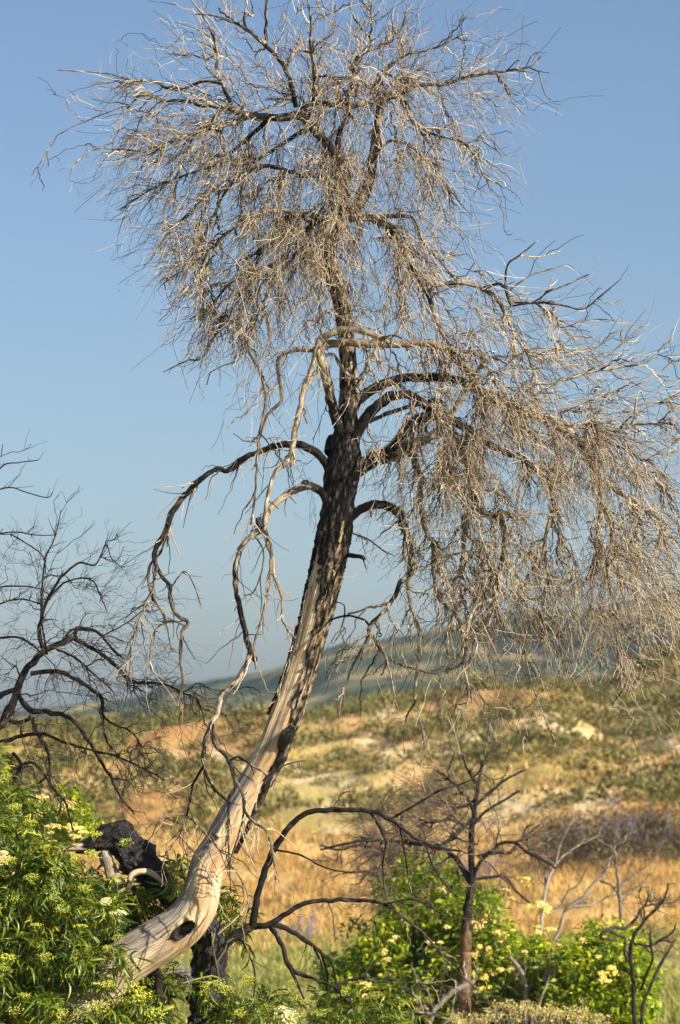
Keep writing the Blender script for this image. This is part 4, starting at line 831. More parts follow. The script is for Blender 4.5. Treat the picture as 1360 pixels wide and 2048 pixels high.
blobtube('stem', [(408, 1800, 7), (414, 1830, 12), (423, 1862, 18), (430, 1895, 23), (427, 1925, 25), (424, 1960, 26), (434, 2000, 32), (447, 2060, 42), (445, 2280, 55)], 30.25, [0, 0], M_char, stump, 40, .34, 7)
blobtube('stub', [(428, 1905, 12), (445, 1906, 9), (452, 1907, 6)], 30.25, [-.03, -.05], M_char, stump, 12, .3)
blobtube('root', [(285, 1945, 9), (300, 1938, 15), (316, 1950, 9), (316, 1975, 7), (324, 2000, 7), (323, 2016, 4)], 30.2, [0, 0], M_burnt, stump, 12, .3, char=.6)

# ------------------------------------------------------------------ arching burnt sapling
AB = [
 [(430, 1935, 12), (448, 1892, 10), (480, 1866, 9.5), (505, 1852, 9)],
 [(505, 1852, 8), (515, 1792, 6.5), (530, 1742, 6.5), (548, 1700, 6.5), (580, 1652, 5.8), (620, 1624, 5.4), (680, 1620, 5), (740, 1622, 4.4), (782, 1640, 3.8), (830, 1676, 3), (880, 1696, 2.6), (925, 1702, 1.6)],
 [(500, 1853, 7), (540, 1848, 6), (580, 1822, 5), (620, 1804, 4.8), (700, 1800, 4.2), (760, 1806, 3.4), (802, 1832, 3), (852, 1872, 2.6), (902, 1932, 2), (955, 1980, 1.3)],
 [(508, 1853, 7), (560, 1852, 5.6), (610, 1880, 4.6), (642, 1906, 3.6), (664, 1926, 3), (675, 1985, 2)],
 [(540, 1852, 5.6), (564, 1890, 4.6), (580, 1936, 5), (622, 1956, 3.4), (672, 1976, 2.4), (702, 2012, 2.2), (738, 2050, 2)],
 [(580, 1936, 3.6), (596, 1970, 2.6), (610, 2004, 1.6)],
 [(782, 1638, 2.6), (830, 1610, 2.4), (882, 1580, 2.2), (940, 1560, 1.6), (975, 1520, 1.2)],
 [(668, 1974, 2.2), (710, 1957, 2.2), (762, 1957, 2), (822, 1966, 1.6), (900, 1972, 1.2)],
 [(450, 1893, 2), (480, 1880, 2), (498, 1910, 1.8), (510, 1952, 1.6), (503, 2025, 1.4)],
 [(552, 1700, 2), (600, 1710, 1.8), (652, 1736, 1.6), (705, 1746, 1.2)],
 [(640, 1900, 2.6), (655, 1950, 2), (650, 1990, 1.6)],
 [(620, 1884, 2.6), (640, 1920, 2.2), (650, 1965, 1.6)],
 [(740, 1624, 2.6), (770, 1680, 2.2), (765, 1730, 1.6), (770, 1790, 1.2)],
 [(800, 1655, 2), (812, 1720, 1.8), (822, 1780, 1.4), (850, 1800, 1)],
 [(850, 1685, 2), (870, 1740, 1.6), (910, 1790, 1.3), (960, 1820, 1)],
 [(770, 1808, 2), (830, 1800, 1.6), (890, 1830, 1.4), (950, 1840, 1)],
]
GA = [(0, '000000002'), (1, '000012232'), (2, '000023443'), (3, '000012343'), (4, '001112343'), (5, '001112333'), (6, '001211222'), (7, '000111112')]
FLA = [(600, 1600, .4, -.8), (700, 1700, .2, 1), (850, 1580, .8, -.6), (850, 1760, .6, .8), (780, 1700, .3, 1), (900, 1880, .7, .7), (650, 1950, .5, .9), (600, 1850, .8, .3), (930, 1700, .9, .3), (480, 1950, .2, 1)]
small_tree('burnt_sapling', 'black burnt sapling with two long arching branches, right of the pale trunk', 'tree', 30.3, P(430, 2200, 30.3), AB, GA, FLA, M_burnt, M_twigmid, 22, 190, 300, sd=.3, ch=(.75, .45), x0=480-80, y0=1480, cell=60*1.15, blen=150, tlen=100, twig_r=(1.3, .75))

# ------------------------------------------------------------------ leaves and blossoms
def compound_leaf(seed, L=.2, pairs=2, ll=.135, lw=.02, droop=.5):
    r = np.random.default_rng(seed); V = []; F = []; T = []
    def leaflet(p, d, up, l, w, dr):
        side = norm(np.cross(d, up)); n0 = len(V); K = 5; tn = np.clip(r.normal(.45, .2), 0, 1)
        tw_ = r.normal()*.9; curve = dr*(.3+1.5*r.random()); sc = r.normal()*1.0
        q = p.copy(); dd = d.copy()
        for i in range(K):
            t = i/(K-1); ww = w*(math.sin(math.pi*min(1, t*.86+.1))**.8)*(1 if i < K-1 else .15)
            s_ = norm(side*math.cos(tw_*t)+up*math.sin(tw_*t)); u_ = norm(np.cross(s_, dd))
            V.append(q+s_*ww*.5+u_*ww*.28); V.append(q); V.append(q-s_*ww*.5+u_*ww*.28); T.extend([tn, tn*.8, tn])
            q = q+dd*l/(K-1); dd = norm(dd+np.array((0, 0, -1.))*curve/(K-1)*1.4+side*sc/(K-1))
        for i in range(K-1):
            a = n0+i*3; F.append((a, a+1, a+4, a+3)); F.append((a+1, a+2, a+5, a+4))
    q = np.zeros(3); d = norm(np.array((1, 0, .35))); up = np.array((0, 0, 1.)); pts = [q]
    for i in range(6):
        q = q+d*L/6; d = norm(d+np.array((0, 0, -droop*.22))+np.array((0, r.normal()*.05, 0))); pts.append(q)
    pts = np.array(pts)
    for k in range(pairs):
        i = int(1+(k+1)*4/(pairs+.3)); i = min(i, 5)
        for sg in (-1, 1):
            dd = norm((pts[i+1]-pts[i])*14+np.array((0, sg*.9, .1))+r.normal(size=3)*.15)
            leaflet(pts[i], dd, up, ll*(.75+.35*r.random()), lw*(.8+.4*r.random()), droop*1.6)
    leaflet(pts[-1], norm(pts[-1]-pts[-2]), up, ll*1.1, lw, droop*1.5)
    n0 = len(V)
    for i in (0, 3, 6):
        for a in range(3):
            an = a*2.1; V.append(pts[i]+np.array((0, math.cos(an), math.sin(an)))*.0028); T.append(.9)
    for i in range(2):
        for a in range(3):
            b_ = (a+1) % 3; F.append((n0+i*3+a, n0+i*3+b_, n0+i*3+3+b_, n0+i*3+3+a))
    return np.array(V), np.array(F), np.array(T)
LEAVES = [compound_leaf(100+i, L=.12+.02*(i % 4), pairs=2 if i % 2 else 3, ll=.135+.014*(i % 5), lw=.019+.002*(i % 4), droop=.45+.22*(i % 5)) for i in range(9)]
LEAF_ME = []
for i, (V, F, T) in enumerate(LEAVES):
    me = mesh_np('leaf', V, F, dict(tone=T), True); me.materials.append(M_elder); LEAF_ME.append(me)
def umbel(seed, R=.09, n=70, dome=.25, bud=.008, stalk=True):
    r = np.random.default_rng(seed); V = []; F = []; T = []
    octv = np.array([(1, 0, 0), (-1, 0, 0), (0, 1, 0), (0, -1, 0), (0, 0, 1), (0, 0, -1)], float)
    octf = [(0, 2, 4), (2, 1, 4), (1, 3, 4), (3, 0, 4), (2, 0, 5), (1, 2, 5), (3, 1, 5), (0, 3, 5)]
    rays = 6; ra = [(math.cos(k*6.283/rays+r.random()*.5)*R*.62, math.sin(k*6.283/rays+r.random()*.5)*R*.62) for k in range(rays)]+[(0, 0)]
    for k in range(n):
        c_ = ra[k % len(ra)]; a = r.random()*6.283; q = math.sqrt(r.random())*R*.42
        x, y = c_[0]+math.cos(a)*q, c_[1]+math.sin(a)*q; z = R*.7-dome*(x*x+y*y)/R+r.normal()*.006
        n0 = len(V); s = bud*(.7+.7*r.random()); tn = r.random()
        V.extend(octv*s*np.array((1, 1, .8))+np.array((x, y, z))); F.extend([(a_+n0, b_+n0, c__+n0) for a_, b_, c__ in octf]); T.extend([tn]*6)
    if stalk:
        for c_ in ra:
            p0 = np.array((0, 0, -R*.5)); p1 = np.array((c_[0], c_[1], R*.62)); n0 = len(V)
            for p in (p0, p1):
                for a in range(3): V.append(p+np.array((math.cos(a*2.1), math.sin(a*2.1), 0))*.002); T.append(.1)
            for a in range(3):
                b_ = (a+1) % 3; F.append((n0+a, n0+b_, n0+3+b_)); F.append((n0+a, n0+3+b_, n0+3+a))
    return np.array(V), np.array(F), np.array(T)
def mk_umbels(mt, seeds, **k):
    out = []
    for s_ in seeds:
        V, F, T = umbel(s_, **k); me = mesh_np('flower_head', V, F, dict(tone=T)); me.materials.append(mt); out.append(me)
    return out
UMB = mk_umbels(M_bud, (1, 2, 3, 4))
UMC = mk_umbels(M_cream, (5, 6), n=110, bud=.010)
M_cream2 = leaf_mat('yellowish_blossom', [(0, (.70, .56, .14)), (1, (.88, .78, .36))], .2, .7)
UMF = mk_umbels(M_cream2, (7, 8), R=.12, n=60, bud=.022)
UMY = mk_umbels(M_yellow, (9, 10), R=.10, n=45, bud=.022)
def frames(n, yaw, pitch, roll):
    cy, sy = np.cos(yaw), np.sin(yaw); cp, sp = np.cos(pitch), np.sin(pitch); cr, sr = np.cos(roll), np.sin(roll)
    X_ = np.stack([cy*cp, sy*cp, sp], -1); Z0 = np.stack([-cy*sp, -sy*sp, cp], -1); Y0 = np.cross(Z0, X_)
    Y_ = Y0*cr[:, None]+Z0*sr[:, None]; Z_ = np.cross(X_, Y_)
    return np.stack([X_, Y_, Z_], -1)
def scatter_mesh(protos, pos, R, sc, tj=.25):
    """one joined mesh from transformed copies of the prototypes"""
    parts = []
    k = rng.integers(0, len(protos), len(pos))
    for i, (V, F, T) in enumerate(protos):
        s = np.nonzero(k == i)[0]
        if not len(s): continue
        W_ = np.einsum('nij,vj->nvi', R[s], V)*sc[s, None, None]+pos[s, None]
        FF = F[None]+(np.arange(len(s))*len(V))[:, None, None]
        TT = np.clip(T[None]+rng.normal(size=(len(s), 1))*tj, 0, 1)
        parts.append((W_.reshape(-1, 3), FF.reshape(-1, F.shape[1]), dict(tone=TT.ravel())))
    return merge(parts)

M_elderstem = bark_mat('elder_stem', (.24, .24, .09), (.16, .15, .06), (.09, .08, .04))
def elder_stems(t, D, roots, pts_attr, mt=M_elderstem, maxl=900, r0=7):
    s = Skel(D)
    for rt in roots:
        limb(s, rt, ch=(.1, 0), dy=(0, 0), name='stem', mat_=mt, parent=t)
    f = flow_fn([(0, 1500, -.1, -1), (300, 1900, .6, -.6), (0, 2000, 0, -1), (700, 2000, .2, -1), (1200, 1900, .5, -.8)], D)
    pa, ra, ca = grow(s, pts_attr, f, 8, 30, maxl, r0, 1.6, arch=.2, crook=.012)
    V, F, A = tubes(pa, ra, 5); link('stems', mesh_np('stems', V, F, A, True), mt, t, 'stuff')
    return s
# big elder at the left
elder = thing('elder_shrub', 'large dense green elder shrub with narrow curling leaves filling the lower left corner', 'shrub', P(40, 2230, 29.9))
GE = [(0, '21'), (1, '53'), (2, '651'), (3, '761'), (4, '7631'), (5, '88631000'), (6, '99876200020'), (7, '999975423310'), (8, '9999986542'), (9, '99999984'), (10, '99999986'),
      (11, '99999997'), (12, '999999983'), (13, '9999999972'), (14, '99999999961')]
def leaf_pts(rows, n, x0, y0, cell, dfun, power=1.0):
    C = []; Wt = []
    for (r, line) in rows:
        for c_, ch in enumerate(line):
            if ch not in '0 ': C.append((x0+c_*cell, y0+r*cell)); Wt.append(float(ch)**power)
    C = np.array(C); Wt = np.array(Wt)/sum(Wt); k = rng.choice(len(C), n, p=Wt)
    xy = C[k]+rng.random((n, 2))*cell
    return xy[:, 0], xy[:, 1], dfun(xy[:, 0], xy[:, 1])
def d_elder(x, y):
    near = 29.15+.35*sstep(1900, 1500, y)+.3*sstep(120, 260, x)
    d = near+rng.random(len(x))**1.2*2.1
    behind = (x > 236) & (y < 1990)
    return np.where(behind, 30.42+rng.random(len(x))*.6, d)
x, y, d = leaf_pts(GE, 70, -40, 1480, 40, d_elder); es = elder_stems(elder, 29.9, [[(60, 2300, 22), (30, 2100, 16), (0, 1900, 11), (-10, 1700, 8), (-20, 1560, 5)], [(80, 2300, 18), (130, 2100, 12), (170, 1900, 8), (180, 1790, 5)]], Pn(x, y, d+.1))
# clump centres so leaves sit in rosettes with dark gaps between them
cx_, cy_, cd_ = leaf_pts(GE, 500, -40, 1480, 40, d_elder)
n_ = 3900; k = rng.integers(0, len(cx_), n_)
lx = cx_[k]+rng.normal(size=n_)*7.5; ly = cy_[k]+rng.normal(size=n_)*7.5; ld = cd_[k]+rng.normal(size=n_)*.07
ok = ~((lx > 238) & (ld < 30.3) & (ly < 1990) & (ly > 1700)); lx, ly, ld = lx[ok], ly[ok], ld[ok]; n_ = len(lx)
order = np.argsort(ld); lx, ly, ld = lx[order], ly[order], ld[order]
LP = Pn(lx, ly, ld)
yaw = rng.random(n_)*6.283; R_ = frames(n_, yaw, rng.normal(.15, .45, n_), rng.normal(0, .5, n_)); SC = .75+.5*rng.random(n_)
def place(me, name, p, Rm, s, parent):
    o = bpy.data.objects.new(name, me); COL.objects.link(o); o.parent = parent
    o.matrix_parent_inverse = Matrix.Translation(-Vector(parent.location))
    M_ = Matrix([[float(Rm[i][j])*float(s) for j in range(3)]+[float(p[i])] for i in range(3)]+[[0, 0, 0, 1]])
    o.matrix_basis = M_; return o
vis = (lx > -5) & (ly < 2052); vi = np.nonzero(vis)[0][:300]; rest_i = np.setdiff1d(np.arange(n_), vi)
for i in vi: place(LEAF_ME[i % len(LEAF_ME)], 'leaf', LP[i], R_[i], SC[i], elder)
V, F, A = scatter_mesh(LEAVES, LP[rest_i], R_[rest_i], SC[rest_i]); link('foliage', mesh_np('foliage', V, F, A, True), M_elder, elder, 'stuff')
def heads(lst, D, meshes, parent, s=1.0, tilt=.5):
    for (px, py, k_) in lst:
        p = P(px, py, D+(rng.random()-.5)*.1); yaw = rng.random()*6.28
        Rz = Matrix.Rotation(yaw, 3, 'Z'); Rt = Matrix.Rotation(tilt+rng.normal()*.25, 3, 'X')
        place(meshes[int(rng.integers(len(meshes)))], 'flower_head', p, np.array(Rt @ Rz), s*k_, parent)
heads([(188, 1676, .9), (185, 1716, 1), (150, 1722, .7), (20, 1728, .9), (62, 1762, .9), (6, 1932, 1.5), (4, 1950, 1.2), (102, 1790, 1.1), (48, 1998, .8), (122, 1822, .9), (62, 1652, .8), (28, 1620, .8), (170, 1782, .8), (140, 1956, .7),
       (72, 1858, .8), (196, 2022, 1.2), (112, 1748, .9), (92, 1700, .7), (30, 1800, .8), (160, 1860, .8), (90, 1920, .9), (215, 1975, .8), (30, 2030, 1), (120, 2035, 1), (215, 1900, .6), (10, 1560, .7), (15, 1500, .6)], 29.1, UMB, elder)
heads([(251, 1692, .9), (262, 1935, .7), (268, 1988, 1.4), (284, 2002, 1.2), (310, 2034, 1.2), (255, 2010, 1.1), (236, 1880, .7)], 29.5, UMB, elder)
heads([(343, 1742, 1.0), (350, 1756, .7), (338, 1800, .6)], 30.4, UMB, elder)
heads([(238, 1836, 1.0), (212, 1808, .7), (6, 1722, .9), (4, 1712, .7)], 29.3, UMC, elder)
# shoots low in the middle, right of the pale trunk
GE2 = [(0, '0032'), (1, '0133'), (2, '0233'), (3, '12310'), (4, '1021'), (5, '013443112231'), (6, '024554345553')]
eld2 = thing('elder_shoots', 'loose green elder shoots with yellow-green buds, low in the middle below the charred stem', 'shrub', P(520, 2240, 29.9))
dfun = lambda x, y: np.where(y < 1960, 30.45+.25*rng.random(len(x)), 29.6+rng.random(len(x))*.7)
x, y, d = leaf_pts(GE2, 34, 340, 1780, 40, dfun); s2 = elder_stems(eld2, 29.9, [[(520, 2300, 7), (500, 2150, 5), (470, 2040, 3.4), (440, 1960, 2.5), (425, 1890, 2)], [(540, 2300, 6), (600, 2120, 4.2), (640, 2040, 3)]], Pn(x, y, d), r0=3.2)
cx_, cy_, cd_ = leaf_pts(GE2, 75, 340, 1780, 40, dfun)
n_ = 430; k = rng.integers(0, len(cx_), n_); LP = Pn(cx_[k]+rng.normal(size=n_)*9, cy_[k]+rng.normal(size=n_)*9, cd_[k]+rng.normal(size=n_)*.06)
R_ = frames(n_, rng.random(n_)*6.283, rng.normal(.1, .5, n_), rng.normal(0, .5, n_)); SC = .6+.45*rng.random(n_)
for i in range(220): place(LEAF_ME[i % len(LEAF_ME)], 'leaf', LP[i], R_[i], SC[i], eld2)
V, F, A = scatter_mesh(LEAVES, LP[220:], R_[220:], SC[220:]); link('foliage', mesh_np('foliage', V, F, A, True), M_elder, eld2, 'stuff')
heads([(458, 1832, 1.1), (440, 1822, .8), (413, 1904, .9), (404, 1900, .6)], 30.4, UMB, eld2)
heads([(440, 1974, .8), (454, 1986, .9), (415, 1990, .9), (430, 1968, .5), (496, 1962, .8), (583, 1970, .6), (610, 2008, .6), (690, 1985, .7), (670, 1995, .5), (530, 2018, .6), (478, 2030, .8), (560, 2040, .7), (640, 2030, .7)], 29.6, UMB, eld2)
heads([(566, 2034, 1.3), (580, 2042, 1.1)], 29.6, UMC, eld2)

# leafy shrubs further off: simple leaflets in clumps
def small_leaf():
    V = np.array([(0, 0, 0), (.5, .22, .05), (1, 0, -.12), (.5, -.22, .05), (.5, 0, 0)]); F = np.array([(0, 4, 1), (1, 4, 2), (2, 4, 3), (3, 4, 0)])
    return V, F, np.full(5, .45)
SL = [small_leaf()]
def leafy(name, label, D, base, rows, n, nc, size, x0, y0, cell, mt, jit=10, dsp=.8, stems=40, group=None, roots=None):
    t = thing(name, label, 'shrub', base, group)
    df = lambda x, y: D+(rng.random(len(x))-.5)*2*dsp
    x, y, d = leaf_pts(rows, stems, x0, y0, cell, df)
    s = Skel(D)
    for rt in roots: limb(s, rt, ch=(.2, .1), dy=(0, 0), name='stem', mat_=M_greystem, parent=t)
    f = flow_fn([(1000, 1900, 0, -1), (1300, 1900, .2, -1), (100, 1650, 0, -1)], D)
    pa, ra, ca = grow(s, Pn(x, y, d), f, 7, 20, 500, 3, 1, arch=.15, crook=.02)
    V, F, A = tubes(pa, ra, 4); link('stems', mesh_np('stems', V, F, A, True), M_greystem, t, 'stuff')
    cx, cy, cdp = leaf_pts(rows, nc, x0, y0, cell, df)
    k = rng.integers(0, nc, n)
    LP = Pn(cx[k]+rng.normal(size=n)*jit, cy[k]+rng.normal(size=n)*jit, cdp[k]+rng.normal(size=n)*jit*D/FPX)
    R_ = frames(n, rng.random(n)*6.283, rng.normal(-.1, .6, n), rng.normal(0, .6, n)); SC = size*(.6+.8*rng.random(n))
    V, F, A = scatter_mesh(SL, LP, R_, SC, .3); link('foliage', mesh_np('foliage', V, F, A), mt, t, 'stuff')
    return t
GM = [(0, '000002342'), (1, '000035765'), (2, '00001577652'), (3, '00002788875'), (4, '001478888875'), (5, '00367889998886'), (6, '345788999988876'), (7, '4678889999998865'), (8, '5788889999999986'), (9, '5788899999999987'), (10, '5678889999999987')]
me1 = leafy('elder_shrub', 'blurred green elder shrub with pale yellow blossoms around the foot of the brown burnt trunk', 48, P(960, 2110, 48), GM, 60000, 760, .115, 640, 1720, 32, M_elder2, 12, 1.5, 50, None,
            [[(950, 2200, 14), (930, 2050, 9), (880, 1930, 6)], [(980, 2200, 12), (1020, 2050, 8), (1040, 1900, 5)], [(930, 2200, 10), (820, 2060, 6), (760, 1960, 4)]])
GN = [(0, '0023210'), (1, '0145542'), (2, '1357764'), (3, '2467875'), (4, '3578886'), (5, '4578886'), (6, '4578885')]
me2 = leafy('elder_shrub', 'blurred rounded green elder shrub at the right end of the thicket, beside the green weeds', 46, P(1180, 2120, 46), GN, 20000, 260, .11, 1090, 1850, 30, M_elder2, 12, 1.0, 24, None,
            [[(1180, 2200, 10), (1170, 2050, 7), (1160, 1940, 4)], [(1200, 2200, 8), (1215, 2060, 5), (1220, 1960, 3)]])
heads([(1010, 1786, .8), (1022, 1800, .6), (965, 1836, .9), (955, 1852, 1.3), (950, 1862, 1.1), (996, 1872, 1), (1006, 1880, .8), (1080, 1817, 1.2), (1092, 1824, 1), (1100, 1866, 1), (1098, 1920, .9), (1106, 1938, 1), (1114, 1950, 1.2), (1120, 1962, .9), (728, 1978, 1.3), (752, 1996, 1), (766, 1907, .8), (768, 1924, .6), (828, 2004, .8), (922, 2036, 1), (926, 2046, 1), (890, 1788, .9), (880, 1782, .7), (1032, 1958, .5), (700, 1962, .6)], 46.6, UMF, me1, .85)
heads([(1050, 1764, 1), (1054, 1772, .8), (1124, 1896, 1.1), (950, 1912, 1), (952, 1930, .8), (958, 1945, .9), (924, 1968, 1), (955, 1985, .8), (972, 1955, .6)], 46.6, UMY, me1, .85)
heads([(1208, 1966, 1.1), (1204, 1950, .7), (1196, 1915, .5)], 44.9, UMF, me2, .8)
heads([(1165, 1885, 1), (1222, 1940, 1), (1230, 1950, .8), (1150, 1930, .6)], 44.9, UMY, me2, .75)
heads([(rng.uniform(720, 1110), rng.uniform(1850, 2030), rng.uniform(.4, .8)) for _ in range(26)], 46.5, UMF, me1, .8)
heads([(rng.uniform(900, 1110), rng.uniform(1790, 2030), rng.uniform(.4, .9)) for _ in range(16)], 46.5, UMY, me1, .8)
GB = [(0, '012210'), (1, '123321'), (2, '2345432'), (3, '2345543')]
me3 = leafy('elder_shrub', 'blurred yellow-green shrub with cream blossoms behind the broken charred log', 36, P(110, 2240, 36), GB, 3000, 80, .08, 40, 1580, 24, M_elder2, 8, .5, 16, None, [[(110, 2280, 8), (100, 1900, 6), (95, 1700, 4)]])
heads([(132, 1620, 1.1), (60, 1606, .9), (105, 1662, 1.1), (146, 1664, 1.2), (82, 1602, .9), (162, 1672, .9), (72, 1632, .8), (46, 1640, 1), (150, 1676, 1), (96, 1670, .8), (138, 1612, .8)], 35.4, UMF, me3, .8)

# ------------------------------------------------------------------ burnt trees and shrubs behind
BG1 = [
 [(925, 2130, 18), (930, 1960, 13), (932, 1900, 12), (933, 1850, 11), (938, 1800, 9), (944, 1760, 8), (942, 1710, 7), (944, 1660, 7), (948, 1630, 6), (953, 1590, 5), (958, 1560, 4), (965, 1520, 3)],
 [(943, 1770, 7), (928, 1742, 6.5), (912, 1718, 6), (890, 1700, 6), (850, 1690, 5), (800, 1684, 4.5), (740, 1680, 4), (680, 1690, 3), (640, 1700, 2)],
 [(945, 1640, 6), (925, 1655, 5), (905, 1676, 5), (885, 1690, 4)],
 [(944, 1765, 5), (960, 1725, 4), (1000, 1688, 4), (1030, 1686, 3.5), (1055, 1705, 3.2), (1090, 1722, 2.4), (1112, 1738, 2)],
 [(955, 1712, 3.6), (990, 1706, 3.6), (1020, 1705, 4), (1035, 1685, 3), (1060, 1665, 2.6), (1080, 1648, 2)],
 [(948, 1625, 4), (930, 1590, 3.4), (900, 1560, 3), (870, 1540, 2.4)],
 [(952, 1610, 4), (985, 1580, 3.4), (1010, 1560, 3), (1050, 1540, 2)],
 [(946, 1650, 3.6), (975, 1620, 3), (1010, 1600, 2.6), (1040, 1580, 2)],
 [(955, 1570, 3.4), (935, 1540, 3), (925, 1510, 2.2)],
 [(943, 1760, 4), (975, 1755, 3.6), (1010, 1755, 3.4), (1035, 1785, 3), (1060, 1805, 2)],
 [(950, 1600, 4), (915, 1615, 3), (880, 1600, 2.4)],
 [(943, 1660, 3.4), (900, 1640, 3), (860, 1645, 2.4), (820, 1630, 1.8)],
]
GG = [(0, '0001121000'), (1, '0013332100'), (2, '0124554310'), (3, '2234543221'), (4, '3443432221'), (5, '3443211221'), (6, '2321111211'), (7, '0111001111')]
FG = [(950, 1500, 0, -1), (1050, 1560, .8, -.6), (850, 1560, -.8, -.6), (700, 1650, -1, 0), (700, 1750, -.6, .8), (1080, 1650, .9, -.3), (1080, 1760, .6, .7), (900, 1620, -.7, -.5)]
small_tree('burnt_tree', 'blurred burnt tree with a bare brown foot, standing in the blossoming shrub right of centre', 'tree', 46.4, P(925, 2140, 46.4), BG1, GG, FG, M_brownstem, M_twigmid, 110, 1000, 2600, sd=.7, rk=.9, ch=(-.2, -.1, .7, .9, 1.0), x0=680, y0=1490, cell=42, blen=130, tlen=90, twig_r=(1.5, .9), sh=(8, 40))
BG2 = [
 [(835, 2150, 12), (838, 1960, 9), (826, 1860, 9), (815, 1800, 9), (795, 1765, 8), (786, 1730, 6), (775, 1690, 5), (760, 1650, 3.6), (740, 1620, 2.4)],
 [(820, 1810, 6), (830, 1760, 5), (825, 1720, 4), (840, 1670, 3), (850, 1630, 2)],
 [(788, 1740, 5), (760, 1710, 4), (720, 1690, 3.4), (680, 1700, 2.6), (640, 1690, 2)],
 [(800, 1775, 5), (770, 1770, 4), (740, 1745, 3), (700, 1745, 2)],
 [(815, 1800, 5), (850, 1780, 4), (880, 1750, 3), (900, 1720, 2)],
 [(776, 1692, 3.6), (800, 1650, 3), (805, 1610, 2)],
]
small_tree('burnt_shrub', 'blurred dark burnt shrub with fine arching twigs, left of the burnt tree in the thicket', 'shrub', 52, P(838, 2120, 52), BG2, [(0, '0012210'), (1, '1234321'), (2, '2345432'), (3, '3445432'), (4, '2344321'), (5, '1234310')], [(750, 1600, -.2, -1), (650, 1680, -1, .2), (650, 1780, -.7, .7), (860, 1640, .6, -.8)],
           M_burnt, M_twigmid, 55, 480, 1200, sd=.6, ch=(.6, .5), x0=630, y0=1600, cell=38, blen=130, tlen=80, twig_r=(1.4, .9), sh=(8, 36))
BG3 = [
 [(1075, 1960, 5), (1085, 1820, 4.5), (1092, 1775, 4.5), (1102, 1745, 4), (1112, 1728, 3.4), (1135, 1705, 2.6), (1160, 1690, 2), (1195, 1672, 1.4)],
 [(1092, 1772, 3.4), (1090, 1740, 3), (1096, 1700, 2.6), (1092, 1660, 2), (1080, 1640, 1.4)],
 [(1110, 1730, 2.6), (1090, 1715, 2.4), (1070, 1708, 2), (1040, 1700, 1.5)],
 [(1112, 1728, 2.4), (1120, 1690, 2), (1140, 1650, 1.6), (1150, 1620, 1.2)],
]
small_tree('burnt_shrub', 'slim pale grey dead shrub rising above the yellow blossom in front of the golden grass', 'shrub', 56, P(1075, 2030, 56), BG3, [(0, '012210'), (1, '123321'), (2, '122210')], [(1100, 1600, 0, -1), (1200, 1680, 1, -.3), (1040, 1690, -1, -.3)],
           M_greystem, M_twigmid, 12, 90, 220, sd=.4, rk=.75, ch=(.1, .3), x0=1030, y0=1610, cell=32, blen=100, tlen=70, twig_r=(1.2, .8), sh=(8, 30))
BG4 = [
 [(1250, 1960, 7), (1252, 1880, 6.5), (1244, 1840, 6), (1240, 1800, 5.5), (1236, 1760, 5), (1231, 1715, 4), (1228, 1690, 3), (1232, 1655, 2)],
 [(1240, 1800, 4.4), (1228, 1775, 4), (1212, 1765, 3.5), (1200, 1762, 3)],
 [(1108, 1880, 5), (1122, 1852, 5), (1128, 1825, 4.5), (1142, 1812, 4.5), (1165, 1796, 4.5), (1185, 1770, 4), (1210, 1745, 3.4), (1220, 1715, 2.4)],
 [(1140, 1813, 3.6), (1160, 1812, 3.2), (1190, 1808, 2.6), (1220, 1792, 2), (1250, 1788, 1.4)],
 [(1246, 1802, 3.2), (1262, 1780, 3), (1280, 1772, 2.4), (1300, 1775, 1.6)],
 [(1240, 1770, 2.4), (1265, 1750, 2), (1290, 1735, 1.6), (1305, 1720, 1.2)],
 [(1096, 1818, 3), (1120, 1812, 2.6), (1135, 1785, 2.2), (1160, 1765, 2), (1175, 1730, 1.4)],
]
small_tree('burnt_shrub', 'dead shrub with a straight whitish stem and black arms against the golden grass', 'shrub', 57, P(1250, 2030, 57), BG4, [(0, '011211'), (1, '111221'), (2, '111111')], [(1230, 1650, 0, -1), (1320, 1740, 1, -.3), (1150, 1700, -.3, -1)],
           M_greystem, M_twigmid, 12, 80, 200, sd=.4, rk=.75, ch=(.1, .5), x0=1130, y0=1650, cell=34, blen=100, tlen=70, twig_r=(1.2, .8), sh=(8, 30))
BG5 = [
 [(1280, 2150, 8), (1268, 2030, 6), (1266, 1960, 6), (1262, 1930, 6), (1262, 1890, 5.5), (1272, 1865, 5), (1290, 1840, 4.4), (1315, 1815, 4), (1330, 1795, 3), (1336, 1765, 2)],
 [(1264, 1935, 4.6), (1250, 1905, 4.4), (1250, 1880, 4.4), (1235, 1868, 5), (1212, 1862, 5.5), (1202, 1876, 5), (1235, 1880, 4)],
 [(1205, 1868, 5), (1222, 1856, 5), (1250, 1856, 4.6), (1270, 1840, 4), (1280, 1820, 3.4), (1300, 1810, 2.6), (1350, 1805, 1.6)],
 [(1264, 1885, 3.6), (1300, 1892, 3.6), (1320, 1880, 3.4), (1345, 1865, 3), (1352, 1845, 2.4)],
 [(1282, 1980, 3.6), (1292, 1950, 3.6), (1305, 1920, 3.4), (1302, 1890, 3), (1300, 1860, 2)],
 [(1283, 2140, 6), (1285, 2020, 4.6), (1300, 1975, 4.5), (1318, 1935, 4.2), (1335, 1905, 3.6), (1347, 1885, 2.4)],
 [(1285, 1838, 3), (1282, 1822, 3), (1295, 1800, 2.4), (1305, 1775, 1.6)],
 [(1266, 1955, 3), (1245, 1940, 2.6), (1225, 1960, 1.6)],
]
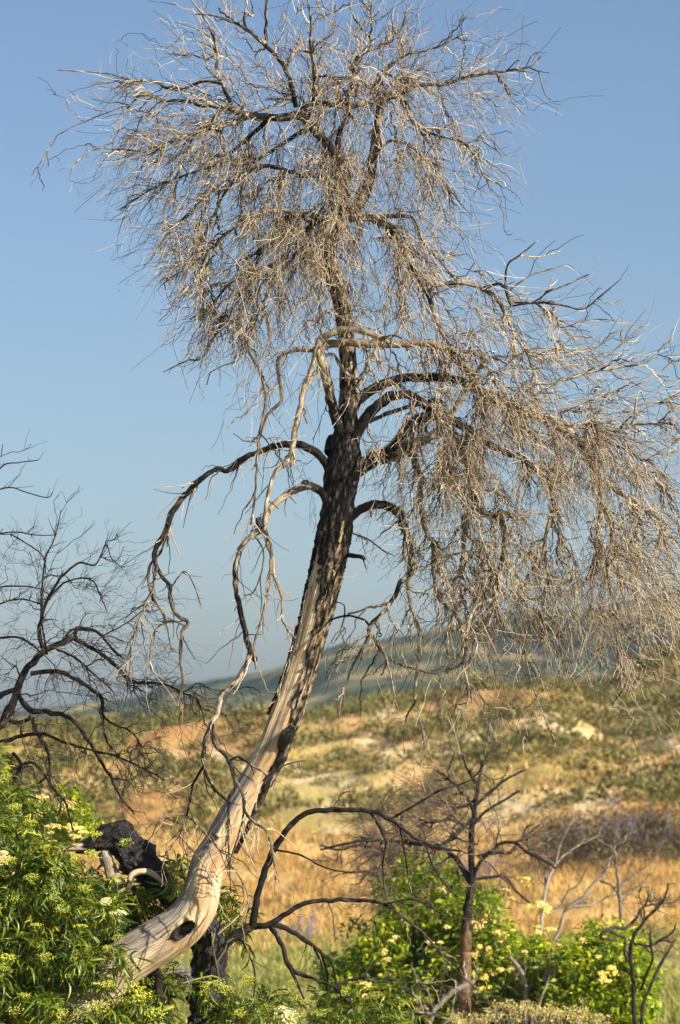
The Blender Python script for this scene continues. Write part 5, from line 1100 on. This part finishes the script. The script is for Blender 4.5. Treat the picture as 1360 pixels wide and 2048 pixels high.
small_tree('burnt_shrub', 'blurred dark burnt shrub with crooked forked stems over the green weeds at right', 'shrub', 44, P(1282, 2160, 44), BG5, [(0, '01221'), (1, '12232'), (2, '11111'), (3, '01111')], [(1330, 1750, .3, -1), (1360, 1850, .9, -.3), (1220, 1830, -.6, -.5)],
           M_burnt, M_twigmid, 12, 60, 150, sd=.3, rk=.72, ch=(.4, .3), x0=1200, y0=1760, cell=36, blen=90, tlen=60, twig_r=(1.2, .8), sh=(6, 26))
# dead brushwood along the bottom of the thicket
BR = [[(835, 2150, 5), (850, 2080, 4), (870, 2020, 5), (905, 1985, 6), (935, 1970, 6), (950, 1960, 5)], [(1110, 2140, 5), (1100, 2050, 4), (1092, 1975, 3.6), (1095, 1930, 2.6)], [(1020, 1915, 4), (1040, 1940, 4.4), (1050, 1970, 4.4), (1052, 2040, 4), (1050, 2140, 4)],
      [(1115, 2140, 4), (1118, 2030, 3.4), (1110, 1975, 2.6), (1104, 1965, 2)], [(1060, 2060, 2.6), (1085, 1990, 2.6), (1100, 1950, 2)], [(790, 2030, 2.6), (840, 2025, 3), (900, 2040, 3), (920, 2060, 3)]]
small_tree('dead_brushwood', 'grey dead sticks poking through the front of the blossoming thicket', 'brushwood', 45.6, P(835, 2160, 45.6), BR, [(0, '1111111'), (1, '1122111'), (2, '2222221'), (3, '2233221')], [(900, 1900, -.3, -1), (1100, 1900, .4, -1)],
           M_greystem, M_twigmid, 10, 90, 160, sd=.5, ch=(.1, .3), x0=800, y0=1900, cell=40, blen=120, tlen=80, twig_r=(1.3, .9), sh=(10, 50))
# pale seed-headed plants at the bottom edge
t = thing('buckwheat_shrub', 'low shrub with dense creamy seed heads at the bottom edge', 'shrub', P(1060, 2140, 43.5))
n_ = 3000; cx = rng.uniform(900, 1220, 90); cy = 2043-28*np.exp(-((cx-1060)/130)**2)+rng.normal(size=90)*12
k = rng.integers(0, 90, n_); LPt = Pn(cx[k]+rng.normal(size=n_)*7, cy[k]+np.abs(rng.normal(size=n_))*9, 43.5+rng.normal(size=n_)*.3)
V, F, A = scatter_mesh(SL, LPt, frames(n_, rng.random(n_)*6.28, rng.normal(.6, .6, n_), rng.normal(0, 1, n_)), .035*(.6+.8*rng.random(n_)), .3)
link('seed_heads', mesh_np('seed_heads', V, F, A), M_buck, t, 'stuff')
p0 = Pn(cx, cy+100, np.full(90, 43.5)); p1 = Pn(cx, cy, np.full(90, 43.5)); tt = np.linspace(0, 1, 5)[None, :, None]
V, F, A = tubes(p0[:, None]*(1-tt)+p1[:, None]*tt+rng.normal(size=(90, 5, 3))*.02, np.full((90, 5), .006), 4); link('stems', mesh_np('stems', V, F, A), M_greystem, t, 'stuff')

# ------------------------------------------------------------------ shrubs on the hill
def dome(seed, n, h, ls, stems=True):
    r = np.random.default_rng(seed)
    a = r.random(n)*6.283; e = np.arccos(r.random(n)*.98); rad = .55+.45*r.random(n)**.5
    lump = 1+.28*np.sin(a*3+seed)+.2*np.sin(a*5+e*4+seed*2)
    p = np.stack([np.cos(a)*np.sin(e)*rad*lump, np.sin(a)*np.sin(e)*rad*lump, np.cos(e)*rad*h*lump], -1)
    R_ = frames(n, r.random(n)*6.283, r.normal(.5, .6, n), r.normal(0, .8, n)); V0, F0, T0 = small_leaf()
    sc = ls*(.6+.8*r.random(n)); V = np.einsum('nij,vj->nvi', R_, V0)*sc[:, None, None]+p[:, None]
    F = F0[None]+(np.arange(n)*5)[:, None, None]; T = np.clip(np.repeat(r.normal(.45, .25, n), 5), 0, 1)
    return V.reshape(-1, 3), F.reshape(-1, 3), T
DOM = [dome(i, 170, .75, .26) for i in range(5)]
DOM_ME = []
for V, F, T in DOM:
    me = mesh_np('hill_shrub', V, F, dict(tone=T)); me.materials.append(M_sage); DOM_ME.append(me)
BRU_ME = []
for i in range(3):
    V, F, T = dome(40+i, 300, 1.1, .16); me = mesh_np('dry_bush', V, F, dict(tone=T)); me.materials.append(M_brush); BRU_ME.append(me)
nn = 14000
hy = 100+rng.random(nn)*106; hx = (rng.random(nn)-.5)*2*(.145*hy)
dens = fbm(hx/7+3, hy/17, 3, 77)
keep = (rng.random(nn) < sstep(.42, .58, dens-.02*(hy < 175))*.8+.10) & (hy > 122+6*rng.random(nn))
hx, hy = hx[keep], hy[keep]
size = .34+.75*rng.random(len(hx))**1.6
sel = []; grid_ = {}
for i in np.argsort(-size):
    ci = (int(hx[i]//.9), int(hy[i]//1.8))
    if any(grid_.get((ci[0]+a, ci[1]+b_)) is not None and (hx[grid_[(ci[0]+a, ci[1]+b_)]]-hx[i])**2+((hy[grid_[(ci[0]+a, ci[1]+b_)]]-hy[i])*.6)**2 < (size[i]*.9)**2 for a in (-1, 0, 1) for b_ in (-1, 0, 1)): continue
    if ci in grid_: continue
    grid_[ci] = i; sel.append(i)
sel = np.array(sel); hx, hy, size = hx[sel], hy[sel], size[sel]; hz = ground(hx, hy)
inview = np.abs(hx) < .118*hy
big = np.argsort(-(size/hy)*inview)[:290]; restb = np.setdiff1d(np.arange(len(hx)), big)
for i in big:
    o = bpy.data.objects.new('hill_shrub', DOM_ME[int(rng.integers(5))]); COL.objects.link(o)
    o.location = (hx[i], hy[i], hz[i]-.08); o.rotation_euler = (0, 0, rng.random()*6.28); s_ = size[i]; o.scale = (s_*(1+.3*rng.random()), s_, s_*(.8+.5*rng.random()))
    o['label'] = 'rounded olive-green shrub among the many dotted over the sandy hillside'; o['category'] = 'shrub'; o['group'] = 'shrubs dotted over the sandy hillside'
n_ = len(restb); yaw = rng.random(n_)*6.28
V, F, A = scatter_mesh(DOM, np.stack([hx[restb], hy[restb], hz[restb]-.08], -1), frames(n_, yaw, np.zeros(n_), np.zeros(n_)), size[restb], .12)
o = link('hillside_scrub', mesh_np('hillside_scrub', V, F, A), M_sage, None, 'stuff'); o['label'] = 'smaller olive scrub scattered between the shrubs of the sandy hillside'; o['category'] = 'scrub'
# dark brush along the top of the grassy bank
def on_ground(px, d): x = (px-680)/FPX*d; return x, d, float(ground(x, d))
k = 0
for i in range(56):
    px = rng.uniform(1080, 1400); d_ = rng.uniform(114, 122); x, y_, z = on_ground(px, d_)
    o = bpy.data.objects.new('dry_bush', BRU_ME[i % 3]); COL.objects.link(o); s_ = rng.uniform(.55, 1.0); o.location = (x, y_, z-.05); o.scale = (s_*1.2, s_, s_*rng.uniform(.8, 1.2)); o.rotation_euler = (0, 0, rng.random()*6.28)
    o['label'] = 'dark brown dry bush in the band of brush above the golden grass at right'; o['category'] = 'bush'; o['group'] = 'dry bushes above the golden grass at right'
for i in range(20):
    px = rng.uniform(640, 1000); d_ = rng.uniform(112, 126); x, y_, z = on_ground(px, d_)
    o = bpy.data.objects.new('dry_bush', BRU_ME[i % 3]); COL.objects.link(o); s_ = rng.uniform(.3, .65); o.location = (x, y_, z-.05); o.scale = (s_*1.3, s_, s_); o.rotation_euler = (0, 0, rng.random()*6.28)
    o['label'] = 'dark dry bush on the bank behind the burnt tree in the middle'; o['category'] = 'bush'; o['group'] = 'dry bushes on the bank in the middle'
for i in range(30):
    px = rng.uniform(520, 1380); d_ = rng.uniform(99, 114); x, y_, z = on_ground(px, d_)
    o = bpy.data.objects.new('dry_bush', BRU_ME[i % 3]); COL.objects.link(o); s_ = rng.uniform(.2, .5); o.location = (x, y_, z-.03); o.scale = (s_*1.3, s_, s_*.9); o.rotation_euler = (0, 0, rng.random()*6.28)
    o['label'] = 'small dry bush scattered in the golden grass of the bank'; o['category'] = 'bush'; o['group'] = 'small dry bushes in the golden grass'
# lupines
lup_me = []
for i in range(3):
    r = np.random.default_rng(60+i); V = []; F = []; T = []
    for k in range(70):
        t_ = r.random(); a = r.random()*6.28; rd = .055*(1-t_*.85); p = np.array((math.cos(a)*rd, math.sin(a)*rd, .25+t_*.5)); s_ = .03*(1-.5*t_); n0 = len(V); tn = r.random()
        for q in ((1, 0, 0), (-.5, .8, 0), (-.5, -.8, 0), (0, 0, 1.2)): V.append(p+np.array(q)*s_); T.append(tn)
        F += [(n0, n0+1, n0+3), (n0+1, n0+2, n0+3), (n0+2, n0, n0+3), (n0, n0+2, n0+1)]
    me = mesh_np('flower_spike', np.array(V), np.array(F), dict(tone=T)); me.materials.append(M_lupine); lup_me.append(me)
lupl_me = []
for i in range(2):
    V, F, T = dome(80+i, 70, .9, .3); V = V*.25; me = mesh_np('leaves', V, F, dict(tone=np.clip(T+.2, 0, 1))); me.materials.append(M_sage); lupl_me.append(me)
def lupine(px, d_, n, s_, label, group):
    x, y_, z = on_ground(px, d_); t = thing('lupine_plant', label, 'flower', (x, y_, z), group)
    o = bpy.data.objects.new('leaves', lupl_me[n % 2]); COL.objects.link(o); o.parent = t; o.scale = (1.2, 1.2, 1)
    for k in range(n):
        o = bpy.data.objects.new('flower_spike', lup_me[k % 3]); COL.objects.link(o); o.parent = t
        o.location = (rng.normal()*.2, rng.normal()*.2, rng.random()*.1); o.rotation_euler = (rng.normal()*.12, rng.normal()*.12, rng.random()*6); o.scale = (s_, s_, s_)
for i in range(17): lupine(rng.uniform(1120, 1355), rng.uniform(117, 123), 2+i % 3, rng.uniform(.9, 1.5), 'purple lupine plant in flower along the dark brush at right', 'purple lupines along the brush at right')
for i in range(8): lupine(rng.uniform(860, 985), rng.uniform(108, 114), 4, rng.uniform(1.0, 1.5), 'purple lupine plant in flower beside the burnt tree with the brown foot', 'purple lupines behind the burnt tree')
for i in range(6): lupine(rng.uniform(545, 620), rng.uniform(93, 101), 3, rng.uniform(.8, 1.2), 'purple lupine plant in flower under the arching burnt sapling', 'purple lupines under the arching sapling')
for i in range(5): lupine(rng.uniform(340, 400), rng.uniform(76, 82), 4, rng.uniform(.8, 1.1), 'purple lupine plant in flower low between the pale trunk and the charred stem', 'purple lupines between trunk and charred stem')
# green bushes on the flat
for (px, d_, s_, lab) in ((510, 74, .75, 'soft grey-green bush on the flat, right of the charred stem'), (620, 80, .7, 'soft grey-green bush on the flat, under the middle of the arching sapling'), (1330, 92, 1.0, 'wide green bush at the foot of the golden grass, right edge'), (1290, 95, .9, 'smaller green bush left of the wide one under the golden grass'), (340, 72, .6, 'soft green bush on the flat, seen below the pale trunk')):
    x, y_, z = on_ground(px, d_); V, F, T = dome(int(px), 900, 1.0, .12); me = mesh_np('green_bush', V, F, dict(tone=np.clip(T, 0, 1))); me.materials.append(M_green)
    o = link('green_bush', me); o.location = (x, y_, z-.05); o.scale = (s_*1.3, s_, s_); o['label'] = lab; o['category'] = 'bush'

# ------------------------------------------------------------------ grass
def blades(n, y0, y1, h0, h1, w, mt, name, label, lean=.35, mask=None):
    y = y0+(y1-y0)*rng.random(n); x = (rng.random(n)-.5)*2*.15*y
    if mask is not None:
        k = mask(x, y); x, y = x[k], y[k]; n = len(x)
    z = ground(x, y); h = h0+(h1-h0)*rng.random(n); a = rng.random(n)*6.283
    b0 = np.stack([x, y, z-.03], -1); dw = np.stack([np.cos(a), np.sin(a), 0*a], -1)*(w*(.6+.8*rng.random(n)))[:, None]
    tip = b0+np.stack([rng.normal(size=n)*lean*h, rng.normal(size=n)*lean*h, h], -1); mid = b0*.5+tip*.5+np.stack([0*h, 0*h, h*.12], -1)
    V = np.stack([b0-dw, b0+dw, mid-dw*.7, mid+dw*.7, tip], 1)
    i = np.arange(n)[:, None]*5
    F = np.concatenate([i+np.array([[0, 1, 3]]), i+np.array([[0, 3, 2]]), i+np.array([[2, 3, 4]])], 0)
    tn = np.clip(rng.normal(.5, .28, n)+(fbm(x/1.3, y/2.5, 2, 14)-.5)*.9, 0, 1)
    o = link(name, mesh_np(name, V.reshape(-1, 3), F, dict(tone=np.repeat(tn, 5))), mt, None, 'stuff'); o['label'] = label; o['category'] = 'grass'
blades(75000, 93, 124, .12, .42, .02, M_gold, 'golden_grass', 'dry golden grass covering the gentle bank', mask=lambda x, y: fbm(x/2.2, y/3, 2, 19) > .36)
blades(60000, 66, 99, .12, .42, .022, M_green, 'green_weeds', 'green and yellowish weeds covering the flat below the golden grass', mask=lambda x, y: fbm(x/2.6, y/4, 2, 23) > .38)
blades(24000, 122, 204, .12, .4, .035, M_gold, 'hillside_grass', 'thin dry grass scattered over the sandy hillside', mask=lambda x, y: fbm(x/4, y/7, 2, 29) > .5)

# ------------------------------------------------------------------ air
HAZE = 0.00013
if HAZE:
    v = np.array([(a, b_, c_) for a in (-900, 900) for b_ in (-60, 2300) for c_ in (-6, 130)], float)
    f = np.array([(0, 1, 3, 2), (4, 6, 7, 5), (0, 4, 5, 1), (2, 3, 7, 6), (0, 2, 6, 4), (1, 5, 7, 3)])
    me = mesh_np('haze', v, f)
    m = bpy.data.materials.new('air'); m.use_nodes = True; n = m.node_tree.nodes; n.clear()
    pv = n.new('ShaderNodeVolumePrincipled'); out = n.new('ShaderNodeOutputMaterial')
    pv.inputs['Color'].default_value = (.55, .75, 1.0, 1); pv.inputs['Density'].default_value = HAZE; pv.inputs['Anisotropy'].default_value = 0
    m.node_tree.links.new(pv.outputs[0], out.inputs['Volume'])
    link('haze', me, m, kind='stuff')
